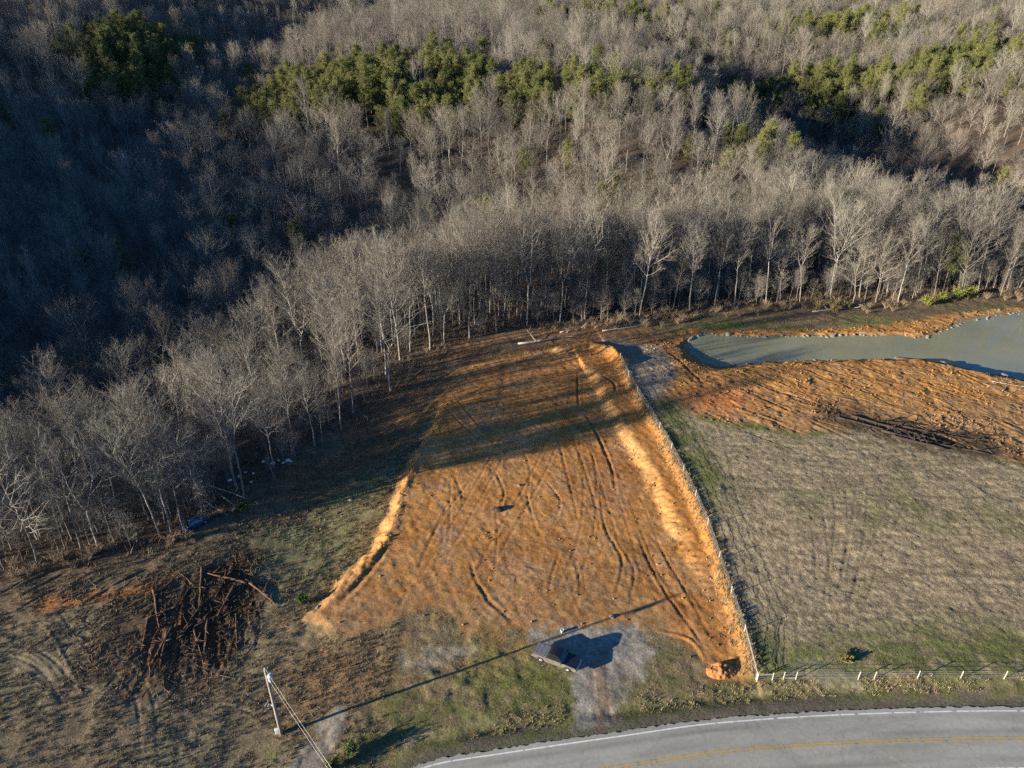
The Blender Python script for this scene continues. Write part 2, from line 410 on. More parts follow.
M = {}
M['earth'] = earth_mat()
M['bark'] = vary_mat('bark', (.15, .135, .12), (.26, .24, .21), more=((.20, .175, .15), (.38, .36, .32), (.18, .16, .14)))
M['twig'] = vary_mat('twigs', (.105, .097, .084), (.195, .180, .150), more=((.245, .227, .185), (.140, .130, .110), (.212, .178, .148), (.275, .257, .208), (.165, .150, .122)))
M['pale_bark'] = vary_mat('pale_bark', (.26, .24, .21), (.44, .42, .38))
M['needle'] = vary_mat('needles', (.11, .132, .042), (.18, .185, .062), .7, more=((.135, .15, .05), (.20, .195, .075)))
M['pine_bark'] = vary_mat('pine_bark', (.16, .11, .075), (.22, .16, .11))
M['blades'] = attr_mat('blades')
M['brush'] = vary_mat('brush', (.26, .19, .12), (.32, .25, .17))
M['rock'] = simple_mat('stone', (.215, .20, .18), .9, noise=.35, scale=2.5, bump=.6)
M['log'] = simple_mat('weathered_wood', (.40, .36, .30), .85, noise=.3, scale=4, bump=.4)
M['char'] = simple_mat('burnt_wood', (.045, .035, .028), .9, noise=.4, scale=5)
M['post'] = simple_mat('pale_post_wood', (.46, .42, .35), .8, noise=.2, scale=5)
M['galv'] = simple_mat('galvanised_metal', (.55, .56, .57), .45, .7, noise=.12, scale=9)
M['polewood'] = simple_mat('pole_wood', (.30, .26, .215), .85, noise=.2, scale=4)
M['porcelain'] = simple_mat('grey_enamel', (.46, .52, .60), .4, noise=.08, scale=3)
M['white'] = simple_mat('white_plastic', (.78, .78, .76), .5, noise=.06, scale=6)
M['wire'] = simple_mat('aluminium_cable', (.34, .33, .31), .5, .3, noise=.1, scale=3)
M['car_black'] = simple_mat('dark_car_paint', (.022, .024, .028), .28, .2, noise=.1, scale=3, spec=.6)
M['car_dust_sheen'] = simple_mat('dusty_sunlit_paint', (.15, .14, .12), .45, .15, noise=.22, scale=2.5, spec=.5)  # dust and sun sheen on the truck sides, both put into the colour
M['car_blue'] = simple_mat('blue_car_paint', (.045, .11, .24), .3, .3, noise=.15, scale=3, spec=.6)
M['glass'] = simple_mat('dark_glass', (.012, .014, .018), .06, 0, noise=.1, scale=3, spec=.8)
M['rubber'] = simple_mat('tyre_rubber', (.025, .025, .026), .9, noise=.2, scale=9)
M['rim'] = simple_mat('alloy', (.62, .62, .61), .35, .8, noise=.08, scale=9)
M['lamp'] = simple_mat('lamp_lens', (.75, .74, .70), .15, noise=.05, scale=5, spec=.7)
M['redlamp'] = simple_mat('red_lens', (.35, .02, .015), .2, noise=.05, scale=5, spec=.7)
M['tonneau'] = simple_mat('bed_liner', (.16, .17, .19), .55, noise=.12, scale=4)
M['clay'] = simple_mat('loose_clay', (.36, .155, .055), .95, noise=.3, scale=3, bump=.7)
M['litter'] = simple_mat('litter', (.68, .70, .72), .7, noise=.15, scale=6)

# ------------------------------------------------------------------ mesh helpers
def mesh_np(name, V, F, mats, fmat=None, smooth=False, parent=None, tint=None, extra=None):
    """F: (n,3) or (n,4) array, or a list of arrays of both"""
    Fs = F if isinstance(F, list) else [F]
    Fs = [f for f in Fs if len(f)]
    me = bpy.data.meshes.new(name)
    V = np.asarray(V, np.float32)
    nl = sum(f.size for f in Fs); nf = sum(len(f) for f in Fs)
    me.vertices.add(len(V)); me.vertices.foreach_set('co', V.ravel())
    me.loops.add(nl); me.polygons.add(nf)
    me.loops.foreach_set('vertex_index', np.concatenate([f.ravel() for f in Fs]).astype(np.int32))
    tot = np.concatenate([np.full(len(f), f.shape[1], np.int32) for f in Fs])
    me.polygons.foreach_set('loop_start', np.concatenate([[0], np.cumsum(tot)[:-1]]).astype(np.int32))
    me.polygons.foreach_set('loop_total', tot)
    for mt in (mats if isinstance(mats, (list, tuple)) else [mats]): me.materials.append(mt)
    if fmat is not None: me.polygons.foreach_set('material_index', np.asarray(fmat, np.int32))
    me.polygons.foreach_set('use_smooth', np.full(nf, smooth, bool))
    if tint is not None:
        a = me.attributes.new('tint', 'FLOAT_COLOR', 'POINT')
        a.data.foreach_set('color', np.hstack([tint, np.ones((len(V), 1))]).astype(np.float32).ravel())
    for k, v in (extra or {}).items():
        a = me.attributes.new(k, 'FLOAT', 'POINT'); a.data.foreach_set('value', v.astype(np.float32))
    me.update(calc_edges=True); me.validate()
    o = bpy.data.objects.new(name, me); COL.objects.link(o)
    if parent is not None: o.parent = parent
    return o

class MB:
    """collects shapes into one mesh"""
    def __init__(s): s.v = []; s.f = []; s.n = 0; s.mi = []
    def add(s, V, faces, mi=0):
        s.v.append(np.asarray(V, float)); s.f += [tuple(i + s.n for i in f) for f in faces]; s.mi += [mi] * len(faces); s.n += len(V)
    def box(s, c, size, rz=0, taper=1.0, mi=0):
        x, y, z = [q / 2 for q in size]
        V = np.array([(-x, -y, -z), (x, -y, -z), (x, y, -z), (-x, y, -z), (-x * taper, -y * taper, z), (x * taper, -y * taper, z), (x * taper, y * taper, z), (-x * taper, y * taper, z)])
        ca, sa = math.cos(rz), math.sin(rz)
        V = np.stack([V[:, 0] * ca - V[:, 1] * sa + c[0], V[:, 0] * sa + V[:, 1] * ca + c[1], V[:, 2] + c[2]], 1)
        s.add(V, [(3, 2, 1, 0), (4, 5, 6, 7), (0, 1, 5, 4), (1, 2, 6, 5), (2, 3, 7, 6), (3, 0, 4, 7)], mi)
    def tube(s, pts, rad, sides=6, mi=0, cap=True):
        pts = np.asarray(pts, float); n = len(pts)
        rad = np.full(n, rad) if np.isscalar(rad) else np.asarray(rad)
        t = np.gradient(pts, axis=0); t /= np.linalg.norm(t, axis=1)[:, None] + 1e-9
        ref = np.array([0, 0, 1.]) if abs(t[0][2]) < .9 else np.array([1., 0, 0])
        a = np.cross(t, ref); a /= np.linalg.norm(a, axis=1)[:, None] + 1e-9
        b = np.cross(t, a)
        ang = np.arange(sides) / sides * 2 * math.pi
        V = pts[:, None] + rad[:, None, None] * (np.cos(ang)[None, :, None] * a[:, None] + np.sin(ang)[None, :, None] * b[:, None])
        fs = []
        for i in range(n - 1):
            for k in range(sides):
                k2 = (k + 1) % sides
                fs.append((i * sides + k, i * sides + k2, (i + 1) * sides + k2, (i + 1) * sides + k))
        if cap and sides > 2:
            fs.append(tuple(range(sides))[::-1]); fs.append(tuple((n - 1) * sides + k for k in range(sides)))
        s.add(V.reshape(-1, 3), fs, mi)
    def lathe(s, prof, axis_pt, axis='z', sides=20, mi=0):
        """prof: (r, h) pairs round an axis through axis_pt"""
        ang = np.arange(sides) / sides * 2 * math.pi; V = []
        for r, h in prof:
            for a in ang:
                c, q = r * math.cos(a), r * math.sin(a)
                V.append((c, q, h) if axis == 'z' else (c, h, q))
        fs = []
        for i in range(len(prof) - 1):
            for k in range(sides):
                k2 = (k + 1) % sides; f = (i * sides + k, i * sides + k2, (i + 1) * sides + k2, (i + 1) * sides + k)
                fs.append(f if axis == 'z' else f[::-1])
        s.add(np.array(V) + np.array(axis_pt), fs, mi)
    def build(s, name, mats, parent=None, smooth=False, bevel=0):
        me = bpy.data.meshes.new(name)
        me.from_pydata(np.vstack(s.v).tolist(), [], s.f)
        for mt in (mats if isinstance(mats, (list, tuple)) else [mats]): me.materials.append(mt)
        me.polygons.foreach_set('material_index', np.array(s.mi, np.int32))
        if smooth: me.polygons.foreach_set('use_smooth', np.ones(len(s.f), bool))
        me.update()
        o = bpy.data.objects.new(name, me); COL.objects.link(o)
        if parent is not None: o.parent = parent
        if bevel:
            b = o.modifiers.new('bevel', 'BEVEL'); b.width = bevel; b.segments = 2; b.limit_method = 'ANGLE'
        return o

def tag(o, label=None, cat=None, group=None, kind=None):
    if label: o['label'] = label
    if cat: o['category'] = cat
    if group: o['group'] = group
    if kind: o['kind'] = kind
    return o

def empty(name, loc, rz=0.0, sc=1.0):
    o = bpy.data.objects.new(name, None); COL.objects.link(o)
    o.location = loc; o.rotation_euler = (0, 0, rz); o.scale = (sc, sc, sc); o.empty_display_size = .3
    return o

def copy_tree(o, parent=None):
    c = o.copy(); COL.objects.link(c)
    if parent is not None: c.parent = parent
    for ch in list(o.children): copy_tree(ch, c)
    return c

# ------------------------------------------------------------------ terrain sheet
def axis(lo, hi, step, end_lo, end_hi):
    mid = np.arange(lo, hi + step / 2, step)
    def out(start, end, sgn):
        r = []; p = start; s = step
        while (p < end) if sgn > 0 else (p > end):
            cap = 4.0 if abs(p) < 480 else 60
            s = min(s * 1.15, cap); p = p + sgn * s; r.append(p)
        return r
    return np.array(out(lo, end_lo, -1)[::-1] + list(mid) + out(hi, end_hi, 1))

XS = axis(-78, 130, .23, -2200, 2200)
YS = axis(38, 170, .23, -900, 2600)
GX, GY = np.meshgrid(XS, YS)
gx, gy = GX.ravel(), GY.ravel()
m = masks(gx, gy)
gz = height(gx, gy, m)
NX, NY = len(XS), len(YS)
print('terrain', NX, NY, NX * NY)
Z2 = gz.reshape(NY, NX)
dzy, dzx = np.gradient(Z2, YS, XS)
nrm = np.stack([-dzx.ravel(), -dzy.ravel(), np.ones(NX * NY)], 1); nrm /= np.linalg.norm(nrm, axis=1)[:, None]

def ground_colour(x, y, m):
    n = len(x)
    w1 = fbm(x * .08, y * .08, 101, 4); w2 = fbm(x * .5, y * .5, 102, 4); w3 = fbm(x * 1.6, y * 1.6, 103, 2)
    # rough verge: dull green and straw
    g = sstep(-.35, .35, w1 * .8 + w2 * .6 - .35 * sstep(-6, -24, x))
    c = (1 - g)[:, None] * np.array([.205, .158, .086]) + g[:, None] * np.array([.128, .142, .045])
    c = c * (1 + .25 * w3)[:, None]
    # far left: grey-green tall dead grass
    lw = sstep(-22, -36, x) * sstep(95, 75, y)
    c = mixc(c, lw * .6, (.165, .155, .105))
    c = mixc(c, sstep(.1, .5, w2) * lw * .5, (.20, .17, .11))
    # brown thatch under the pole and left of the driveway
    pl = np.exp(-(((x + 22) / 9) ** 2 + ((y - 58) / 6) ** 2))
    c = mixc(c, pl * .75, (.175, .115, .062))
    # green lawn strip by the road
    dr, sr, _ = seg_dist(x, y, ROAD_C)
    strip = sstep(16, 8, dr + w1 * 3) * sstep(4.6, 6.5, dr) * (x > -18)
    c = mixc(c, strip * sstep(-.5, .3, w2) * .8, (.098, .108, .034))
    c = mixc(c, sstep(6.4, 4.8, dr + w2 * 1.2) * .75, (.10, .092, .075))
    c = mixc(c, np.exp(-((dr - 7.8 + w2) / .9) ** 2) * sstep(-.1, .4, w2) * .7, (.27, .23, .14))
    # field
    f = m['field']
    fc = np.tile(np.array([.305, .25, .155]), (n, 1)) * (1 + .35 * w3 + .15 * w2)[:, None]
    rowmix = sstep(28, 42, x)
    rows = fbm(x * .25, y * 1.5, 41, 3) * rowmix + fbm(x * 1.5, y * .2, 43, 3) * (1 - rowmix)
    fc = mixc(fc, sstep(.0, -.5, rows) * .5, (.11, .085, .052))
    gl = U(700, 640, 1.5)
    low = sstep(69, 61, y + w1 * 6) * .75 + sstep(10, 3, (seg_dist(x, y, FENCE_S)[0]) + w2 * 3) * 1.1 * sstep(84, 98, y) + sstep(.25, .6, w1) * .35
    fc = mixc(fc, np.clip(low * 1.2, 0, 1) * sstep(-.7, .1, w2), (.105, .128, .036))
    rw_ = np.sin((y + .06 * x + fbm(x * .07, y * .07, 151, 3) * 3) * 2 * math.pi / 1.7) * sstep(34, 48, x) + np.sin((x - .10 * y + fbm(x * .07, y * .07, 152, 3) * 3) * 2 * math.pi / 1.6) * (1 - sstep(34, 48, x))
    fc = mixc(fc, sstep(.0, .8, rw_ + w2 * .7) * .42, (.155, .125, .078))
    c = mixc(c, f, fc)
    # dirt around the pond
    b = m['bank'] * (1 - f)
    bc = np.tile(np.array(ORANGE) * np.array([.95, 1.0, 1.05]), (n, 1))
    bx, by = .80, -.60
    st = fbm((x * bx + y * by) * .14, (x * by - y * bx) * .8, 47, 3)
    bc = mixc(bc, sstep(.0, -.5, st * .6 + w2 * .6) * .4, (.17, .085, .040))
    bc = mixc(bc, sstep(.0, .5, st * .6 + w2 * .6 + w1 * .3) * .6, (.36, .23, .12))
    bc = mixc(bc, sstep(126, 112, y + w1 * 10) * .6, (.27, .175, .095))
    bc = mixc(bc, np.exp(-(((x - U(712, 0)[0] * 0 - 41) / 6) ** 2 + ((y - 121) / 4) ** 2)) * .7, (.52, .17, .055))
    c = mixc(c, b, bc)
    bs = P([(835, 418), (880, 432), (930, 444), (985, 452)], .6)
    db, _, _ = seg_dist(x, y, bs)
    c = mixc(c, sstep(7, 1.0, db + w2 * 3) * .85, (.055, .040, .028))
    # brown thatch strip between open ground and the wood
    eb = sstep(16, 6, m['open_sd'] + w1 * 4) * (1 - m['bank']) * (1 - m['field'])
    c = mixc(c, eb * .85, np.array([.150, .110, .070])[None] * (1 + .4 * w2 + .2 * w3)[:, None])
    # pale dry grass between the wood and the left bank; orange-stained thatch below the pad
    dgp = sstep(-4, 3, poly_sd(x, y, P([(258, 530), (320, 474), (392, 462), (376, 540), (322, 606), (272, 596)], -1.3)) + m['wob'] * 2.5)
    c = mixc(c, dgp * .65 * sstep(-.6, .1, w2 + w3 * .3), np.array([.19, .20, .085])[None] * (1 + .35 * w2 + .25 * w3)[:, None])
    ost = sstep(-5, 3, poly_sd(x, y, P([(280, 640), (330, 600), (470, 620), (540, 632), (520, 650), (430, 645), (360, 690), (300, 690)], 0)) + m['wob'] * 3)
    c = mixc(c, ost * .6 * sstep(-.5, .3, w2 + w1), np.array([.245, .150, .072])[None] * (1 + .3 * w2)[:, None])
    # scrubby brown ground, far left
    sb = sstep(-8, 4, poly_sd(x, y, P([(-20, 620), (60, 590), (170, 585), (262, 600), (280, 660), (240, 740), (150, 800), (-40, 800)], -1)) + m['wob'] * 4)
    c = mixc(c, sb * .7 * sstep(-.6, .2, w1 + w2 * .5), np.array([.165, .125, .078])[None] * (1 + .35 * w2 + .25 * w3)[:, None])
    # graded pad
    p = m['pad']
    pc = np.tile(np.array(ORANGE), (n, 1))
    al = x * .42 - y * .91; ac = -x * .91 - y * .42
    stk = fbm(al * .10 + w1, ac * .9, 111, 4)
    pc = mixc(pc, sstep(.0, .55, stk + w2 * .4) * .5, (.41, .23, .10))
    pc = mixc(pc, sstep(.0, -.55, stk + w1 * .5) * .6, (.29, .115, .036))
    pc = mixc(pc, sstep(82, 66, y + w1 * 8 + w2 * 3) * (x < 18) * .45, (.29, .175, .08))
    pc = mixc(pc, sstep(.15, .5, w2 + w1 * .3) * sstep(90, 72, y) * .3, (.36, .24, .13))
    cx, cy = U(590, 490); pc = mixc(pc, np.exp(-(((x - cx) / 5) ** 2 + ((y - cy) / 6) ** 2)) * sstep(-.2, .4, w2) * .6, (.19, .15, .115))
    cx, cy = U(548, 560); pc = mixc(pc, np.exp(-(((x - cx) / 9) ** 2 + ((y - cy) / 5) ** 2)) * sstep(-.2, .3, w2 + w1) * .5, (.19, .14, .10))
    cx, cy = U(440, 535); pc = mixc(pc, np.exp(-(((x - cx) / 4) ** 2 + ((y - cy) / 5) ** 2)) * sstep(-.2, .4, w2) * .6, (.23, .18, .14))
    pc = mixc(pc, sstep(.30, .55, fbm(x * .28, y * .28, 131, 3)) * .4, (.52, .32, .15))
    pc = mixc(pc, sstep(.28, .6, fbm(x * .22, y * .22, 132, 3)) * .45, (.17, .085, .038))
    pn = fbm(x * .16, y * .16, 141, 5, .6)
    pc = mixc(pc, sstep(-.05, .35, pn) * .45, (.40, .235, .115))
    pc = mixc(pc, sstep(.0, -.4, pn + w3 * .2) * .35, (.29, .135, .046))
    pc = mixc(pc, sstep(80, 66, y + pn * 18) * sstep(-.3, .25, w2 + w3 * .4) * .5 * (x < 20), (.25, .17, .09))
    pc = pc * (1 + .22 * w3 + .12 * w2)[:, None]
    dB, sB, aB = seg_dist(x, y, BANK); sdb = -dB * sB
    fB = sstep(58, 64, y) * sstep(148, 136, y)
    teeth = .75 + .25 * np.sin(cumlen(BANK)[-1] * aB * 2 * math.pi / 1.15 + w2 * 1.5)
    pc = mixc(pc, np.exp(-((sdb - .8 + w2 * 1.0) / 1.15) ** 2) * (.45 + .55 * sstep(-.55, .15, w2 + w3 * .6 + .2)) * fB * sstep(74, 86, y + w2 * 6) * teeth * .85, (.47, .275, .105))
    pc = mixc(pc, sstep(1.8, 3.2, sdb) * fB * .8, (.45, .195, .050))
    dL, sL, aL = seg_dist(x, y, LEFT)
    pc = mixc(pc, np.exp(-((dL * sL + .8 + w2 * 1.5) / 1.5) ** 2) * sstep(.2, .4, aL) * sstep(-.3, .3, w2 + w3 * .5) * .6, (.46, .22, .07))
    c = mixc(c, p, pc)
    # orange smear spilling out of the pad into the grass, and dirt lane by the forest
    c = mixc(c, np.exp(-np.maximum(-m['pad_sd'], 0) / 3.0) * (1 - p) * sstep(-.1, .4, w2 + w1) * .7 * (1 - f), (.33, .165, .065))
    ln = P([(300, 470), (360, 425), (410, 385), (470, 350), (560, 338), (640, 345)], -.5)
    dl, _, _ = seg_dist(x, y, ln)
    c = mixc(c, sstep(13, 5, dl + w2 * 3) * (1 - p) * (m['open_sd'] > -6) * .8 * sstep(-.5, .1, w1 + w2 * .4), (.20, .105, .052))
    c = mixc(c, sstep(9, 4, dl + w2 * 5) * (1 - p) * sstep(.1, .5, w2) * .6, (.34, .19, .085))
    # grey gravelly slope west of the pond
    gs = P([(612, 345), (640, 350), (652, 372), (640, 392)], .3)
    dg, _, _ = seg_dist(x, y, gs)
    c = mixc(c, sstep(6.5, 2.5, dg + w2 * 2) * (1 - p) * .85, (.29, .24, .175))
    # dark gouged soil, orange smear
    dz_ = P([(165, 588), (200, 567), (252, 552), (264, 600), (246, 645), (225, 672), (180, 690), (130, 700), (85, 690), (95, 640), (120, 610)], -1)
    sdz = poly_sd(x, y, dz_) + m['wob'] * 3.0 + w2 * 2
    c = mixc(c, sstep(-2.5, 2.0, sdz) * .72, (.100, .062, .036))
    c = mixc(c, sstep(-1.5, 2.5, poly_sd(x, y, P([(190, 570), (255, 552), (262, 590), (240, 645), (208, 660), (200, 610)], -1)) + m['wob'] * 1.5) * .8, (.085, .036, .018))
    os_ = P([(50, 611), (90, 604), (130, 600), (166, 588)], -1.3)
    do, _, ao = seg_dist(x, y, os_)
    c = mixc(c, sstep(1.7, .5, do + w2 * 1.2) * .9, (.36, .155, .055))
    # gravel: drive, parking patch, second drive, field gate
    gr = np.zeros(n)
    for gi_, (poly, z) in enumerate((([(536, 634), (590, 628), (634, 624), (648, 640), (640, 672), (618, 690), (616, 738), (578, 742), (586, 700), (574, 672), (548, 660)], .1),
                    ([(338, 716), (349, 722), (338, 746), (318, 790), (270, 800), (300, 745)], 0),
                    ([(408, 660), (428, 648), (450, 643), (470, 650), (440, 662), (415, 668)], 0),
                    ([(798, 667), (830, 664), (862, 668), (866, 676), (850, 686), (812, 684), (800, 676)], 1.2))):
        gr = np.maximum(gr, sstep(-1.3, .9, poly_sd(x, y, P(poly, z)) + w2 * 2.0 + w3 * .6) * (1, .85, .55, .35)[gi_])
    gr *= sstep(4.6, 5.2, dr)
    gc = np.tile(np.array([.26, .235, .19]), (n, 1)) * (1 + .3 * w3 + .2 * w2)[:, None]
    ctr = P([(600, 660), (604, 700), (598, 735)]); dc, _, _ = seg_dist(x, y, ctr)
    gc = mixc(gc, np.exp(-(dc / .9) ** 2) * .7, (.22, .145, .085))
    c = mixc(c, gr, gc); m['gravel'] = gr
    # wet rim of the pond
    c = mixc(c, sstep(-1.0, .2, m['pond_sd']) * .6, (.10, .08, .05))
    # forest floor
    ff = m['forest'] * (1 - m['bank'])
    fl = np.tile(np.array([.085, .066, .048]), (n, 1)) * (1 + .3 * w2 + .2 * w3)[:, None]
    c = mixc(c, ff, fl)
    for line, wd, dz, colr, cs in STW:
        if colr is None: continue
        b = np.nonzero(in_box(x, y, line, wd * 3))[0]
        if len(b) == 0: continue
        d, _, a = seg_dist(x[b], y[b], line)
        k = np.exp(-(d / (wd * .8)) ** 2) * cs * np.sin(np.clip(a, .02, .98) * math.pi) ** .4
        c[b] = mixc(c[b], k, colr)
    return np.clip(c, .01, .9)

tint = ground_colour(gx, gy, m)
clod = .28 + .40 * m['field'] + .25 * (1 - m['pad']) * (1 - m['gravel']) - .05 * m['pad']
tint3 = tint.reshape(NY, NX, 3)

def sample_tint(x, y):
    i = np.clip(np.searchsorted(XS, x), 0, NX - 1); j = np.clip(np.searchsorted(YS, y), 0, NY - 1)
    return tint3[j, i]

def gz_at(x, y):
    """ground height by interpolating the sheet"""
    x = np.atleast_1d(np.asarray(x, float)); y = np.atleast_1d(np.asarray(y, float))
    i = np.clip(np.searchsorted(XS, x) - 1, 0, NX - 2); j = np.clip(np.searchsorted(YS, y) - 1, 0, NY - 2)
    fx = (x - XS[i]) / (XS[i + 1] - XS[i]); fy = (y - YS[j]) / (YS[j + 1] - YS[j])
    return (Z2[j, i] * (1 - fx) + Z2[j, i + 1] * fx) * (1 - fy) + (Z2[j + 1, i] * (1 - fx) + Z2[j + 1, i + 1] * fx) * fy

def G(x, y): return float(gz_at(x, y)[0])

# split the sheet by cover (same vertices along the seams, normals taken from the whole sheet)
cls = np.zeros(NX * NY, int)                       # 0 ground
cls[m['forest'] > .5] = 5
cls[(m['bank'] > .5)] = 3
cls[(m['field'] > .5)] = 2
cls[(m['pad'] > .5)] = 1
cls[(m['gravel'] > .5)] = 4
idx = np.arange(NX * NY).reshape(NY, NX)
quads = np.stack([idx[:-1, :-1], idx[:-1, 1:], idx[1:, 1:], idx[1:, :-1]], -1).reshape(-1, 4)
qc = cls[quads[:, 0]]
allV = np.stack([gx, gy, gz], 1)
for k, nm in enumerate(['ground', 'dirt_ground', 'field', 'pond_bank', 'path', 'hills']):
    q = quads[qc == k]
    used, inv = np.unique(q, return_inverse=True)
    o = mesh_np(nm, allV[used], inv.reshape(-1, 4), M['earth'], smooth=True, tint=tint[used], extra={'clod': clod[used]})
    o.data.normals_split_custom_set_from_vertices(nrm[used].astype(np.float32))
    tag(o, kind='structure')
tag(bpy.data.objects['dirt_ground'], 'bare orange clay building pad graded flat beside the field')
tag(bpy.data.objects['path'], 'grey gravel driveway from the road')

# ------------------------------------------------------------------ pond water
def water():
    mt, nt, b = new_mat('pond_water')
    b.inputs['Base Color'].default_value = (.105, .125, .085, 1); b.inputs['Roughness'].default_value = .05; b.inputs['Specular IOR Level'].default_value = .3
    geo = nt.nodes.new('ShaderNodeNewGeometry'); n = nt.nodes.new('ShaderNodeTexNoise'); n.inputs['Scale'].default_value = 1.6; n.inputs['Detail'].default_value = 3
    bp = nt.nodes.new('ShaderNodeBump'); bp.inputs['Strength'].default_value = .06; bp.inputs['Distance'].default_value = .06
    nt.links.new(geo.outputs['Position'], n.inputs['Vector']); nt.links.new(n.outputs['Fac'], bp.inputs['Height']); nt.links.new(bp.outputs['Normal'], b.inputs['Normal'])
    n2 = nt.nodes.new('ShaderNodeTexNoise'); n2.inputs['Scale'].default_value = .08; n2.inputs['Detail'].default_value = 3
    rp = nt.nodes.new('ShaderNodeValToRGB'); rp.color_ramp.elements[0].position = .35; rp.color_ramp.elements[1].position = .65
    rp.color_ramp.elements[0].color = (.215, .225, .145, 1); rp.color_ramp.elements[1].color = (.25, .255, .165, 1)
    nt.links.new(geo.outputs['Position'], n2.inputs['Vector']); nt.links.new(n2.outputs['Fac'], rp.inputs['Fac']); nt.links.new(rp.outputs['Color'], b.inputs['Base Color'])
    sm = np.vstack([POND, POND[:1]])
    c = POND.mean(0); pts = c + (sm - c) * 1.0
    # grow outwards 1.6 m so that the bank cuts the true shoreline
    x0, y0 = POND.min(0) - 3; x1, y1 = POND.max(0) + 3
    xs = np.arange(x0, x1, .8); ys = np.arange(y0, y1, .8)
    A, B = np.meshgrid(xs, ys); sd = poly_sd(A.ravel(), B.ravel(), POND) > -2.2
    ii = np.arange(A.size).reshape(A.shape)
    q = np.stack([ii[:-1, :-1], ii[:-1, 1:], ii[1:, 1:], ii[1:, :-1]], -1).reshape(-1, 4)
    q = q[sd[q].all(1)]; used, inv = np.unique(q, return_inverse=True)
    V = np.stack([A.ravel(), B.ravel(), np.full(A.size, POND_Z)], 1)[used]
    o = mesh_np('water', V, inv.reshape(-1, 4), mt, smooth=True)
    tag(o, 'still murky green pond water', kind='structure')
water()

